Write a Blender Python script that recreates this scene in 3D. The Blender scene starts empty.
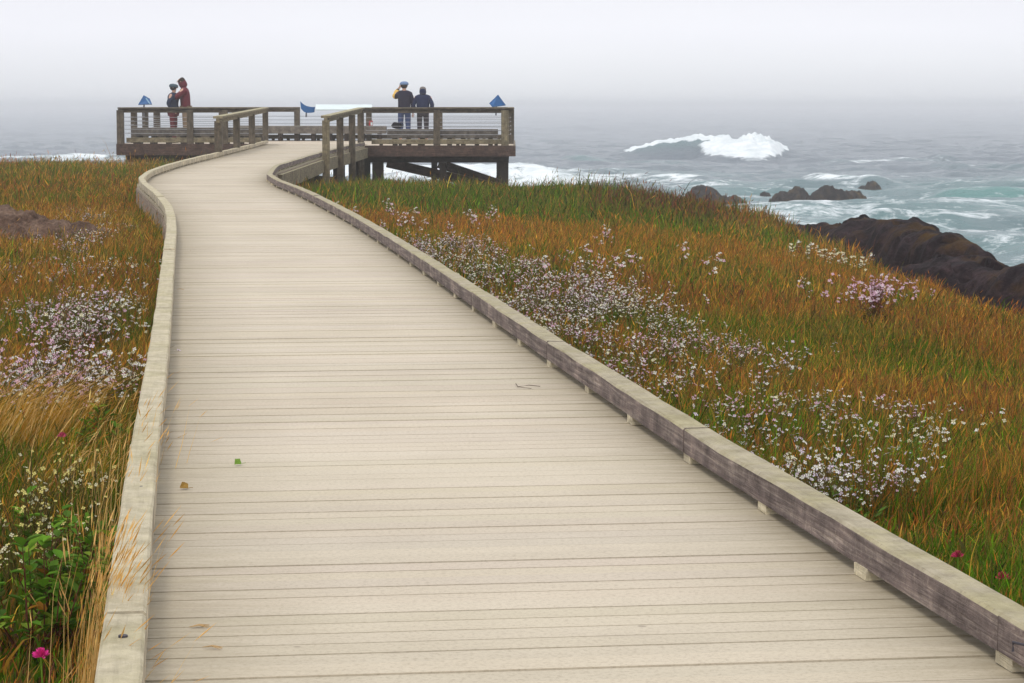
import bpy, bmesh, math, random
import numpy as np
from mathutils import Vector, Matrix, noise as mn

R = math.radians
rng = np.random.default_rng(7)
random.seed(7)
S = bpy.context.scene
COL = S.collection

# ------------------------------------------------------------------ camera
F = 2400.0; W, H = 1024, 683; YH = 104.0; HC = 1.10
PITCH = math.atan((H / 2 - YH) / F)
cd = bpy.data.cameras.new('camera'); cam = bpy.data.objects.new('camera', cd); COL.objects.link(cam)
cam.location = (0, 0, HC); cam.rotation_euler = (math.pi / 2 - PITCH, 0, 0)
cd.sensor_width = 36; cd.lens = F / W * 36; cd.clip_start = 0.1; cd.clip_end = 9000
S.camera = cam
cp, sp = math.cos(PITCH), math.sin(PITCH)

def U(px, py, z=0.0):
    a = (px - W / 2) / F; b = (H / 2 - py) / F
    d = (a, cp + b * sp, -sp + b * cp)
    t = (z - HC) / d[2]
    return (d[0] * t, d[1] * t)

def UD(px, py, Y):
    a = (px - W / 2) / F; b = (H / 2 - py) / F
    d = (a, cp + b * sp, -sp + b * cp)
    t = Y / d[1]
    return Vector((d[0] * t, Y, HC + d[2] * t))

# ------------------------------------------------------------------ noise (numpy)
def _hash(ix, iy, seed):
    ix = ix.astype(np.int64); iy = iy.astype(np.int64)
    n = (ix * 374761393 + iy * 668265263 + seed * 974634777) & 0x7fffffff
    n = ((n ^ (n >> 13)) * 1274126177) & 0x7fffffff
    n = n ^ (n >> 16)
    return (n & 0xffffff) / float(0xffffff)

def vnoise(x, y, seed=0):
    x = np.asarray(x, float); y = np.asarray(y, float)
    x0 = np.floor(x); y0 = np.floor(y); fx = x - x0; fy = y - y0
    fx = fx * fx * fx * (fx * (fx * 6 - 15) + 10); fy = fy * fy * fy * (fy * (fy * 6 - 15) + 10)
    a = _hash(x0, y0, seed); b = _hash(x0 + 1, y0, seed); c = _hash(x0, y0 + 1, seed); d = _hash(x0 + 1, y0 + 1, seed)
    return (a * (1 - fx) + b * fx) * (1 - fy) + (c * (1 - fx) + d * fx) * fy

def fbm(x, y, sc=1.0, seed=0, oct=4):
    x = np.asarray(x, float) / sc; y = np.asarray(y, float) / sc
    s = 0; a = 0.5; t = 0
    for i in range(oct):
        s = s + a * vnoise(x * 2 ** i + 17.3 * i, y * 2 ** i - 9.1 * i, seed + i * 31); t += a; a *= 0.5
    return s / t

def sstep(a, b, x):
    t = np.clip((np.asarray(x, float) - a) / (b - a), 0, 1); return t * t * (3 - 2 * t)

# ------------------------------------------------------------------ materials
def new_mat(name):
    m = bpy.data.materials.new(name); m.use_nodes = True
    nt = m.node_tree; b = nt.nodes['Principled BSDF']
    return m, nt, b

def N(nt, kind, **kw):
    n = nt.nodes.new(kind)
    for k, v in kw.items(): setattr(n, k, v)
    return n

def ramp(nt, fac, stops):
    r = N(nt, 'ShaderNodeValToRGB')
    e = r.color_ramp.elements
    while len(e) > 1: e.remove(e[-1])
    e[0].position = stops[0][0]; e[0].color = (*stops[0][1], 1)
    for p, c in stops[1:]:
        q = e.new(p); q.color = (*c, 1)
    nt.links.new(fac, r.inputs[0]); return r.outputs[0]

def mixc(nt, fac, a, b, bt='MIX'):
    m = N(nt, 'ShaderNodeMix', data_type='RGBA', blend_type=bt)
    for sock, v in ((m.inputs[0], fac), (m.inputs[6], a), (m.inputs[7], b)):
        if isinstance(v, bpy.types.NodeSocket): nt.links.new(v, sock)
        elif isinstance(v, (int, float)): sock.default_value = v
        else: sock.default_value = (*v, 1)
    return m.outputs[2]

def noise_n(nt, scale, detail=4, vec=None, rough=0.55, dist=0.0):
    n = N(nt, 'ShaderNodeTexNoise'); n.inputs['Scale'].default_value = scale
    n.inputs['Detail'].default_value = detail; n.inputs['Roughness'].default_value = rough
    n.inputs['Distortion'].default_value = dist
    if vec is not None: nt.links.new(vec, n.inputs['Vector'])
    return n.outputs['Fac']

def geo_pos(nt, scale=(1, 1, 1), rotz=0.0):
    g = N(nt, 'ShaderNodeNewGeometry'); mp = N(nt, 'ShaderNodeMapping')
    mp.inputs['Rotation'].default_value = (0, 0, rotz); mp.inputs['Scale'].default_value = scale
    nt.links.new(g.outputs['Position'], mp.inputs['Vector']); return mp.outputs[0]

def attr(nt, name='Col'):
    a = N(nt, 'ShaderNodeAttribute'); a.attribute_name = name; return a

def bump(nt, b, h, strength=0.3, dist=0.01):
    n = N(nt, 'ShaderNodeBump'); n.inputs['Strength'].default_value = strength; n.inputs['Distance'].default_value = dist
    nt.links.new(h, n.inputs['Height']); nt.links.new(n.outputs[0], b.inputs['Normal'])

def mmath(nt, op, a, b=None, clamp=False):
    m = N(nt, 'ShaderNodeMath', operation=op, use_clamp=clamp)
    for i, v in enumerate((a, b)):
        if v is None: continue
        if isinstance(v, bpy.types.NodeSocket): nt.links.new(v, m.inputs[i])
        else: m.inputs[i].default_value = v
    return m.outputs[0]

def simple(name, col, rough=0.7, var=0.25, scale=8, spec=0.3, metal=0.0):
    m, nt, b = new_mat(name)
    p = geo_pos(nt); f = noise_n(nt, scale, 5, p)
    c = ramp(nt, f, [(0.25, tuple(x * (1 - var) for x in col)), (0.75, tuple(min(1, x * (1 + var)) for x in col))])
    nt.links.new(c, b.inputs['Base Color']); b.inputs['Roughness'].default_value = rough
    b.inputs['Specular IOR Level'].default_value = spec; b.inputs['Metallic'].default_value = metal
    bump(nt, b, f, 0.2, 0.01)
    return m

def wood_mat(name, dark, mid, light, top=None, lichen=None, topmix=0.9, grain=(0, 0, 0)):
    """weathered timber: object-space grain along local X; top faces bleached / lichened"""
    m, nt, b = new_mat(name)
    tc = N(nt, 'ShaderNodeUVMap'); tc.uv_map = 'UVMap'
    mp = N(nt, 'ShaderNodeMapping'); mp.inputs['Scale'].default_value = (1.3, 26, 1)
    nt.links.new(tc.outputs[0], mp.inputs['Vector'])
    g1 = noise_n(nt, 2.2, 6, mp.outputs[0], 0.65, 0.4)
    p = geo_pos(nt); f = noise_n(nt, 5, 5, p, 0.6); f2 = noise_n(nt, 38, 4, p, 0.7)
    side = ramp(nt, g1, [(0.28, dark), (0.5, mid), (0.75, light)])
    side = mixc(nt, mmath(nt, 'MULTIPLY', ramp(nt, f2, [(0.56, (0, 0, 0)), (0.7, (1, 1, 1))]), 0.35), side, light)
    blot = ramp(nt, noise_n(nt, 7, 6, p, 0.7, 0.3), [(0.33, (0.55, 0.53, 0.53)), (0.5, (0.95, 0.94, 0.93)), (0.66, (1.5, 1.47, 1.42))])
    side = mixc(nt, 1.0, side, blot, 'MULTIPLY')
    if top:
        topc = mixc(nt, g1, tuple(x * 0.78 for x in top), tuple(min(1, x * 1.15) for x in top))
        if lichen:
            lf = ramp(nt, f, [(0.42, (0, 0, 0)), (0.62, (1, 1, 1))])
            topc = mixc(nt, mmath(nt, 'MULTIPLY', lf, 0.7), topc, lichen)
        topc = mixc(nt, 1.0, topc, ramp(nt, noise_n(nt, 11, 7, p, 0.75, 0.2), [(0.3, (0.68, 0.67, 0.64)), (0.6, (1.14, 1.14, 1.16))]), 'MULTIPLY')
        spots = ramp(nt, noise_n(nt, 60, 3, p, 0.6), [(0.62, (0, 0, 0)), (0.7, (1, 1, 1))])
        topc = mixc(nt, mmath(nt, 'MULTIPLY', spots, 0.5), topc, tuple(x * 0.5 for x in top))
        g = N(nt, 'ShaderNodeNewGeometry'); sx = N(nt, 'ShaderNodeSeparateXYZ'); nt.links.new(g.outputs['Normal'], sx.inputs[0])
        # bleached fibres creep raggedly over the arris
        ed = mmath(nt, 'ADD', sx.outputs[2], mmath(nt, 'MULTIPLY', mmath(nt, 'SUBTRACT', f2, 0.5), 0.5))
        fac = ramp(nt, ed, [(0.3, (0, 0, 0)), (0.55, (topmix,) * 3)])
        side = mixc(nt, fac, side, topc)
    nt.links.new(side, b.inputs['Base Color'])
    b.inputs['Roughness'].default_value = 0.85; b.inputs['Specular IOR Level'].default_value = 0.2
    hh = mmath(nt, 'ADD', g1, mmath(nt, 'MULTIPLY', f2, 0.6))
    bump(nt, b, hh, 0.8, 0.01)
    return m

MAT = {}
MAT['kerb_r'] = wood_mat('weathered_timber', (0.09, 0.069, 0.066), (0.165, 0.13, 0.12), (0.37, 0.31, 0.265), (0.40, 0.35, 0.245), (0.36, 0.32, 0.17))
MAT['kerb_l'] = wood_mat('bleached_timber', (0.36, 0.31, 0.22), (0.47, 0.41, 0.30), (0.56, 0.50, 0.38), (0.50, 0.44, 0.31), (0.40, 0.355, 0.21))
MAT['block'] = wood_mat('block_timber', (0.40, 0.36, 0.25), (0.52, 0.46, 0.33), (0.6, 0.54, 0.42))
MAT['joist'] = wood_mat('joist_timber', (0.16, 0.12, 0.09), (0.27, 0.21, 0.16), (0.38, 0.31, 0.24))
MAT['rail'] = wood_mat('grey_brown_timber', (0.045, 0.036, 0.027), (0.095, 0.077, 0.055), (0.17, 0.14, 0.10), (0.29, 0.25, 0.18), (0.27, 0.26, 0.13))
MAT['rail_light'] = wood_mat('lichened_timber', (0.10, 0.083, 0.052), (0.18, 0.15, 0.095), (0.27, 0.235, 0.155), (0.40, 0.35, 0.23), (0.30, 0.29, 0.14))
MAT['fascia'] = wood_mat('red_brown_timber', (0.035, 0.02, 0.016), (0.075, 0.046, 0.036), (0.13, 0.088, 0.07), (0.27, 0.23, 0.17))
MAT['bench'] = wood_mat('bench_timber', (0.075, 0.068, 0.06), (0.135, 0.12, 0.105), (0.21, 0.19, 0.16), (0.36, 0.34, 0.29))
MAT['pile'] = wood_mat('pile_timber', (0.012, 0.009, 0.008), (0.03, 0.021, 0.018), (0.06, 0.044, 0.035))
MAT['steel'] = simple('dull_steel', (0.2, 0.2, 0.22), 0.5, 0.3, 40, 0.5, 0.8)
MAT['cable'] = simple('cable_steel', (0.33, 0.33, 0.35), 0.5, 0.1, 10, 0.5, 0.3)
MAT['dark_metal'] = simple('rusty_nail', (0.05, 0.045, 0.055), 0.6, 0.4, 60)

# deck boards: colour attribute per board x grain
def deck_mat():
    m, nt, b = new_mat('composite_boards')
    a = attr(nt, 'Col')
    p = geo_pos(nt, (0.5, 20, 1), R(-7.5)); g = noise_n(nt, 7, 5, p, 0.7)
    p2 = geo_pos(nt); st = noise_n(nt, 0.9, 5, p2, 0.6); fine = noise_n(nt, 90, 3, p2, 0.7)
    c = mixc(nt, 1.0, a.outputs['Color'], ramp(nt, g, [(0.25, (0.93, 0.925, 0.92)), (0.7, (1.03, 1.03, 1.03))]), 'MULTIPLY')
    c = mixc(nt, 1.0, c, ramp(nt, st, [(0.3, (0.91, 0.90, 0.885)), (0.62, (1.03, 1.03, 1.03))]), 'MULTIPLY')
    c = mixc(nt, 1.0, c, ramp(nt, fine, [(0.32, (0.80, 0.78, 0.76)), (0.5, (1.0, 1.0, 1.0)), (0.8, (1.06, 1.06, 1.06))]), 'MULTIPLY')
    # grime that collects along the two kerbs, worn into the boards
    d = attr(nt, 'Grime')
    gn = noise_n(nt, 14, 5, geo_pos(nt, (0.35, 2.2, 1)), 0.7)
    gf = mmath(nt, 'MULTIPLY', d.outputs['Fac'], ramp(nt, gn, [(0.25, (0.25,) * 3), (0.65, (1, 1, 1))]))
    c = mixc(nt, gf, c, (0.30, 0.25, 0.165))
    sm = ramp(nt, noise_n(nt, 3.2, 6, geo_pos(nt, (0.6, 2.6, 1), R(-7.5)), 0.7, 0.6), [(0.56, (0, 0, 0)), (0.72, (1, 1, 1))])
    c = mixc(nt, mmath(nt, 'MULTIPLY', sm, 0.2), c, (0.36, 0.30, 0.25))
    # small dark specks and a few scuffs
    v = N(nt, 'ShaderNodeTexVoronoi'); v.inputs['Scale'].default_value = 3.1; v.inputs['Randomness'].default_value = 1
    nt.links.new(p2, v.inputs['Vector'])
    vf = ramp(nt, v.outputs['Distance'], [(0.0, (1, 1, 1)), (0.022, (1, 1, 1)), (0.034, (0, 0, 0))])
    c = mixc(nt, mmath(nt, 'MULTIPLY', vf, 0.5), c, (0.16, 0.12, 0.09))
    nt.links.new(c, b.inputs['Base Color']); b.inputs['Roughness'].default_value = 0.72
    b.inputs['Specular IOR Level'].default_value = 0.3
    bump(nt, b, mmath(nt, 'ADD', g, mmath(nt, 'MULTIPLY', fine, 0.5)), 0.35, 0.003)
    return m
MAT['deck'] = deck_mat()

def veg_mat(name='meadow_blades', trans=0.3):
    m, nt, b = new_mat(name)
    a = attr(nt, 'Col')
    nt.links.new(a.outputs['Color'], b.inputs['Base Color']); b.inputs['Roughness'].default_value = 0.75
    b.inputs['Specular IOR Level'].default_value = 0.06
    t = N(nt, 'ShaderNodeBsdfTranslucent'); nt.links.new(a.outputs['Color'], t.inputs[0])
    mx = N(nt, 'ShaderNodeMixShader'); mx.inputs[0].default_value = trans
    nt.links.new(b.outputs[0], mx.inputs[1]); nt.links.new(t.outputs[0], mx.inputs[2])
    nt.links.new(mx.outputs[0], nt.nodes['Material Output'].inputs['Surface'])
    return m
MAT['veg'] = veg_mat()

def ground_mat():
    m, nt, b = new_mat('soil_and_thatch')
    p = geo_pos(nt); f = noise_n(nt, 0.7, 6, p, 0.65); f2 = noise_n(nt, 14, 5, p, 0.7)
    c = ramp(nt, f, [(0.3, (0.045, 0.05, 0.014)), (0.5, (0.10, 0.062, 0.018)), (0.72, (0.12, 0.058, 0.018))])
    c = mixc(nt, 1.0, c, ramp(nt, f2, [(0.3, (0.5, 0.5, 0.5)), (0.7, (1.3, 1.3, 1.3))]), 'MULTIPLY')
    nt.links.new(c, b.inputs['Base Color']); b.inputs['Roughness'].default_value = 0.95
    b.inputs['Specular IOR Level'].default_value = 0.1
    bump(nt, b, f2, 1.0, 0.05); return m
MAT['ground'] = ground_mat()

def rock_mat(name, dark, mid, light, moss=None, sc=1.0):
    m, nt, b = new_mat(name)
    tc = N(nt, 'ShaderNodeTexCoord'); p = tc.outputs['Object']
    f = noise_n(nt, 2.2 * sc, 8, p, 0.7, 0.5); f2 = noise_n(nt, 13 * sc, 6, p, 0.75)
    c = ramp(nt, f, [(0.32, dark), (0.5, mid), (0.68, light)])
    c = mixc(nt, 1.0, c, ramp(nt, f2, [(0.3, (0.45, 0.45, 0.45)), (0.7, (1.4, 1.4, 1.4))]), 'MULTIPLY')
    if moss:
        g = N(nt, 'ShaderNodeNewGeometry'); sx = N(nt, 'ShaderNodeSeparateXYZ'); nt.links.new(g.outputs['Normal'], sx.inputs[0])
        mf = mmath(nt, 'MULTIPLY', ramp(nt, noise_n(nt, 1.1 * sc, 5, p, 0.65), [(0.52, (0, 0, 0)), (0.66, (1, 1, 1))]), ramp(nt, sx.outputs[2], [(0.2, (0, 0, 0)), (0.7, (1, 1, 1))]))
        c = mixc(nt, mf, c, moss)
    nt.links.new(c, b.inputs['Base Color']); b.inputs['Roughness'].default_value = 0.85; b.inputs['Specular IOR Level'].default_value = 0.12
    bump(nt, b, mmath(nt, 'ADD', f, mmath(nt, 'MULTIPLY', f2, 0.5)), 1.0, 0.12 / sc); return m
MAT['rock'] = rock_mat('dark_shore_rock', (0.006, 0.004, 0.006), (0.022, 0.014, 0.017), (0.07, 0.044, 0.047), (0.07, 0.037, 0.008))
MAT['rock_sea'] = rock_mat('seaweed_rock', (0.01, 0.008, 0.01), (0.03, 0.022, 0.02), (0.06, 0.04, 0.025), (0.10, 0.06, 0.012))
MAT['boulder'] = rock_mat('brown_boulder', (0.07, 0.042, 0.03), (0.16, 0.10, 0.072), (0.28, 0.19, 0.135), None, 2.2)

def sea_mat():
    m, nt, b = new_mat('sea_water')
    fo = attr(nt, 'Foam'); tl = attr(nt, 'Teal')
    p = geo_pos(nt, (0.55, 1.0, 1)); p3 = geo_pos(nt, (0.5, 0.75, 1))
    n1 = noise_n(nt, 0.9, 8, p, 0.65); n2 = noise_n(nt, 0.75, 9, p3, 0.74, 0.5); n3 = noise_n(nt, 3.5, 5, p, 0.65)
    f = mmath(nt, 'ADD', fo.outputs['Fac'], mmath(nt, 'MULTIPLY', mmath(nt, 'SUBTRACT', n2, 0.5), 2.6))
    f = ramp(nt, f, [(0.44, (0, 0, 0)), (0.80, (1, 1, 1))])
    base = mixc(nt, tl.outputs['Fac'], (0.17, 0.205, 0.245), (0.10, 0.34, 0.30))
    nt.links.new(base, b.inputs['Base Color'])
    b.inputs['Roughness'].default_value = 0.22; b.inputs['IOR'].default_value = 1.333
    bump(nt, b, mmath(nt, 'ADD', n1, mmath(nt, 'MULTIPLY', n3, 0.3)), 1.0, 0.9)
    d = N(nt, 'ShaderNodeBsdfDiffuse'); 
    nt.links.new(ramp(nt, n1, [(0.3, (0.56, 0.62, 0.64)), (0.62, (0.80, 0.83, 0.85))]), d.inputs[0])
    mx = N(nt, 'ShaderNodeMixShader'); nt.links.new(f, mx.inputs[0]); nt.links.new(b.outputs[0], mx.inputs[1]); nt.links.new(d.outputs[0], mx.inputs[2])
    nt.links.new(mx.outputs[0], nt.nodes['Material Output'].inputs['Surface'])
    return m
MAT['sea'] = sea_mat()

MAT['skin'] = simple('skin', (0.5, 0.3, 0.22), 0.55, 0.05)
def cloth(n, c): MAT[n] = simple('cloth_' + n, c, 0.9, 0.18, 14, 0.1)
cloth('navy', (0.022, 0.03, 0.06)); cloth('maroon', (0.12, 0.02, 0.03)); cloth('tan', (0.22, 0.16, 0.11))
cloth('red_trouser', (0.12, 0.022, 0.03)); cloth('jeans', (0.04, 0.06, 0.14)); cloth('charcoal', (0.035, 0.03, 0.035))
cloth('yellow', (0.72, 0.47, 0.13)); cloth('grey_blue', (0.16, 0.24, 0.40)); cloth('slate', (0.06, 0.09, 0.11)); cloth('black', (0.014, 0.013, 0.016))
cloth('dark_jacket', (0.02, 0.018, 0.035)); cloth('blue_jacket', (0.015, 0.022, 0.06)); cloth('hair', (0.03, 0.02, 0.015)); cloth('grey_hair', (0.2, 0.18, 0.17))
MAT['blue_panel'] = simple('blue_panel', (0.008, 0.09, 0.26), 0.5, 0.15, 6)
MAT['pale_blue_panel'] = simple('pale_blue_print', (0.35, 0.55, 0.72), 0.5, 0.1, 6)
MAT['white_panel'] = simple('white_panel', (0.62, 0.70, 0.70), 0.4, 0.05, 6)
MAT['green_print'] = simple('green_print', (0.16, 0.30, 0.16), 0.6, 0.1, 6)
MAT['red_print'] = simple('red_print', (0.4, 0.03, 0.03), 0.6, 0.1, 6)
MAT['leaf_green'] = simple('leaf_green', (0.12, 0.22, 0.015), 0.5, 0.2, 60)
MAT['leaf_brown'] = simple('leaf_brown', (0.25, 0.14, 0.02), 0.6, 0.3, 60)
MAT['twig'] = simple('twig', (0.07, 0.045, 0.03), 0.8, 0.3, 60)

# ------------------------------------------------------------------ mesh helpers
def tag(o, label=None, cat=None, group=None, kind=None):
    if label: o['label'] = label
    if cat: o['category'] = cat
    if group: o['group'] = group
    if kind: o['kind'] = kind
    return o

def empty(name, loc=(0, 0, 0), rz=0.0):
    o = bpy.data.objects.new(name, None); COL.objects.link(o); o.location = loc; o.rotation_euler = (0, 0, rz); o.empty_display_size = 0.2
    return o

class MB:
    def __init__(s): s.v = []; s.f = []; s.m = []; s.uv = []
    def face(s, idx, mi=0, uv=None):
        s.f.append(tuple(idx)); s.m.append(mi); s.uv.append(uv or [(0, 0)] * len(idx))
    def hexa(s, P, mi=0, L=1.0, seed=None):
        """P: 8 points, 0-3 bottom loop, 4-7 top loop; long axis 0->1"""
        P = [Vector(p) for p in P]
        b = len(s.v); s.v += [tuple(p) for p in P]
        L = (P[1] - P[0]).length; Wd = (P[3] - P[0]).length; Hh = (P[4] - P[0]).length
        o = random.random() * 40; q = random.random() * 40
        def uvq(l, w, k): return [(o, q + k), (o + l, q + k), (o + l, q + w + k), (o, q + w + k)]
        s.face((b + 3, b + 2, b + 1, b), mi, [uvq(L, Wd, 3)[i] for i in (3, 2, 1, 0)])
        s.face((b + 4, b + 5, b + 6, b + 7), mi, uvq(L, Wd, 0))
        s.face((b, b + 1, b + 5, b + 4), mi, uvq(L, Hh, 1))
        s.face((b + 2, b + 3, b + 7, b + 6), mi, uvq(L, Hh, 2))
        s.face((b + 1, b + 2, b + 6, b + 5), mi, uvq(Wd * 0.1, Hh, 4))
        s.face((b + 3, b, b + 4, b + 7), mi, uvq(Wd * 0.1, Hh, 5))
    def box(s, x0, x1, y0, y1, z0, z1, mi=0, long='x'):
        if long == 'x':
            s.hexa([(x0, y0, z0), (x1, y0, z0), (x1, y1, z0), (x0, y1, z0), (x0, y0, z1), (x1, y0, z1), (x1, y1, z1), (x0, y1, z1)], mi)
        elif long == 'y':
            s.hexa([(x1, y0, z0), (x1, y1, z0), (x0, y1, z0), (x0, y0, z0), (x1, y0, z1), (x1, y1, z1), (x0, y1, z1), (x0, y0, z1)], mi)
        else:
            s.hexa([(x0, y0, z0), (x0, y0, z1), (x1, y0, z1), (x1, y0, z0), (x0, y1, z0), (x0, y1, z1), (x1, y1, z1), (x1, y1, z0)][0:8], mi)
            # orientation: bottom loop in the y0 plane; flip so normals face out
            for i in range(6): s.f[-6 + i] = s.f[-6 + i][::-1]; s.uv[-6 + i] = s.uv[-6 + i][::-1]
    def beam(s, p0, p1, w, h, mi=0):
        """p0,p1 centre line of the TOP face; w wide, h deep"""
        p0 = Vector(p0); p1 = Vector(p1); d = (p1 - p0).normalized()
        sd = d.cross(Vector((0, 0, 1)))
        if sd.length < 1e-4: sd = Vector((1, 0, 0))
        sd.normalize(); up = sd.cross(d).normalized()
        a = sd * (w / 2); u = up * h
        s.hexa([p0 + a - u, p1 + a - u, p1 - a - u, p0 - a - u, p0 + a, p1 + a, p1 - a, p0 - a], mi)
    def tube(s, pts, rad, n=6, mi=0):
        pts = [Vector(p) for p in pts]; b = len(s.v)
        if not isinstance(rad, (list, tuple)): rad = [rad] * len(pts)
        for i, p in enumerate(pts):
            d = (pts[min(i + 1, len(pts) - 1)] - pts[max(i - 1, 0)]).normalized()
            a = d.orthogonal().normalized(); c = d.cross(a)
            for k in range(n):
                t = 2 * math.pi * k / n; s.v.append(tuple(p + (a * math.cos(t) + c * math.sin(t)) * rad[i]))
        for i in range(len(pts) - 1):
            for k in range(n):
                s.face((b + i * n + k, b + i * n + (k + 1) % n, b + (i + 1) * n + (k + 1) % n, b + (i + 1) * n + k), mi)
        s.face([b + k for k in range(n)][::-1], mi); e = b + (len(pts) - 1) * n; s.face([e + k for k in range(n)], mi)
    def build(s, name, mats, parent=None, bevel=0, origin=None):
        me = bpy.data.meshes.new(name)
        v = s.v
        if origin is not None: v = [(a - origin[0], b - origin[1], c - origin[2]) for a, b, c in v]
        me.from_pydata(v, [], s.f)
        if not isinstance(mats, (list, tuple)): mats = [mats]
        for m in mats: me.materials.append(m)
        for p, mi in zip(me.polygons, s.m): p.material_index = mi
        uvl = me.uv_layers.new(name='UVMap'); k = 0
        flat = [c for f in s.uv for uv in f for c in uv]
        uvl.data.foreach_set('uv', flat)
        o = bpy.data.objects.new(name, me); COL.objects.link(o)
        if origin is not None: o.location = origin
        if parent: o.parent = parent
        if bevel:
            md = o.modifiers.new('bevel', 'BEVEL'); md.width = bevel; md.segments = 2; md.limit_method = 'ANGLE'
        return o

def np_mesh(name, V, faces_list, mats, cols=None, attrs=None, smooth=False):
    """V (n,3); faces_list: list of (m,k) index arrays"""
    me = bpy.data.meshes.new(name)
    nl = sum(f.size for f in faces_list); npoly = sum(len(f) for f in faces_list)
    me.vertices.add(len(V)); me.vertices.foreach_set('co', np.ascontiguousarray(V, np.float32).ravel())
    me.loops.add(nl); me.loops.foreach_set('vertex_index', np.concatenate([f.ravel() for f in faces_list]).astype(np.int32))
    me.polygons.add(npoly)
    tot = np.concatenate([np.full(len(f), f.shape[1], np.int32) for f in faces_list])
    st = np.concatenate([[0], np.cumsum(tot)[:-1]]).astype(np.int32)
    me.polygons.foreach_set('loop_start', st); me.polygons.foreach_set('loop_total', tot)
    me.update(calc_edges=True)
    if not isinstance(mats, (list, tuple)): mats = [mats]
    for m in mats: me.materials.append(m)
    if cols is not None:
        a = me.color_attributes.new('Col', 'FLOAT_COLOR', 'POINT')
        c4 = np.ones((len(V), 4), np.float32); c4[:, :3] = cols; a.data.foreach_set('color', c4.ravel())
    for k, arr in (attrs or {}).items():
        a = me.attributes.new(k, 'FLOAT', 'POINT'); a.data.foreach_set('value', np.ascontiguousarray(arr, np.float32))
    me.polygons.foreach_set('use_smooth', np.full(npoly, bool(smooth)))
    o = bpy.data.objects.new(name, me); COL.objects.link(o); return o

# ------------------------------------------------------------------ walkway edges (traced at deck level)
YFL = 66.0; YFR = 63.3; YB = 72.6; XL = -10.78; XR = 0.035   # platform plan
RAILZ = 1.01
Lp = [(137, 850), (143, 720), (146, 683), (153, 549), (160, 466), (167, 400), (171, 350), (173.5, 300), (175.5, 262), (177, 243), (176, 228), (171.5, 213), (160, 201),
      (147, 190), (143, 186), (153, 177), (180, 167.5), (223, 156.5), (269, 146)]
Rp = [(1130, 752), (1048, 697), (989, 659.6), (846, 570), (747, 503), (677.7, 457.5), (624.5, 421), (581, 389), (545.7, 365.5), (514.8, 343), (490, 325), (469, 309),
      (450, 295), (432, 282), (404.4, 262), (374, 241), (346.6, 223), (316, 206), (297, 196.5), (270.5, 185.5), (266.5, 181.5), (272, 172), (320, 156.5), (362, 145.8)]
Lw = [U(*p) for p in Lp]; Rw = [U(*p) for p in Rp]
Lw[-1] = ((269 - 512) / F * YFL, YFL); Rw[-1] = (U(362, 146)[0], YFR)
LwY = np.array([p[1] for p in Lw]); LwX = np.array([p[0] for p in Lw]); RwY = np.array([p[1] for p in Rw]); RwX = np.array([p[0] for p in Rw])
def xl(y): return np.interp(y, LwY, LwX)
def xr(y): return np.interp(y, RwY, RwX)
KW, KB, KT = 0.082, 0.028, 0.104

def offset_poly(P, d):
    """mitred offset; +d to the right of travel"""
    P = [Vector((a, b)) for a, b in P]; out = []
    for i, p in enumerate(P):
        n = []
        if i > 0: t = (P[i] - P[i - 1]).normalized(); n.append(Vector((t.y, -t.x)))
        if i < len(P) - 1: t = (P[i + 1] - P[i]).normalized(); n.append(Vector((t.y, -t.x)))
        m = (n[0] + n[-1]).normalized(); k = min(2.0, 1 / max(0.3, m.dot(n[0])))
        out.append(p + m * d * k)
    return out

# ------------------------------------------------------------------ land
edge = [(-120, 70), (-40, 66), (-20, 65), (-12, 64.5), (-7, 61.5), (-3, 59), (0, 54), (2.4, 47.5), (4.5, 42), (4.75, 34), (4.3, 25), (4.7, 20), (7.5, 16), (14, 11), (30, 4), (60, -6), (120, -20)]
E = np.array(edge, float)
def edge_sd(x, y):
    """>0 seaward of the bluff edge"""
    x = np.asarray(x, float); y = np.asarray(y, float)
    best = np.full(x.shape, 1e9); sg = np.ones(x.shape)
    for i in range(len(E) - 1):
        a = E[i]; b = E[i + 1]; d = b - a; L2 = (d ** 2).sum()
        t = np.clip(((x - a[0]) * d[0] + (y - a[1]) * d[1]) / L2, 0, 1)
        dx = x - (a[0] + t * d[0]); dy = y - (a[1] + t * d[1]); dd = dx * dx + dy * dy
        cr = d[0] * (y - a[1]) - d[1] * (x - a[0])
        m = dd < best; best = np.where(m, dd, best); sg = np.where(m, np.sign(cr), sg)
    return np.sqrt(best) * sg

def gz(x, y):
    x = np.asarray(x, float); y = np.asarray(y, float)
    r = x - xr(y)
    z = -0.33 - 0.0075 * np.clip(y - 22, 0, 50)
    z = z - 0.062 * np.clip(r - 0.9, 0, 12) * (r > 0) * sstep(48, 34, y)
    z = z + np.where(x < xl(y), 0.10 * sstep(30, 55, y), 0)
    z = z - 0.22 * sstep(42, 54, y) * (r > 0)
    z = z + 0.10 * (fbm(x, y, 2.6, 3) - 0.5) + 0.04 * (fbm(x, y, 0.6, 9) - 0.5)
    s = edge_sd(x, y) + 0.9 * (fbm(x, y, 2.5, 5) - 0.5)
    z = z - 0.75 * np.clip(s, 0, 3) - 0.5 * np.clip(s - 3, 0, 12) - 0.09 * np.clip(s + 2.5, 0, 2.5)
    return z

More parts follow.
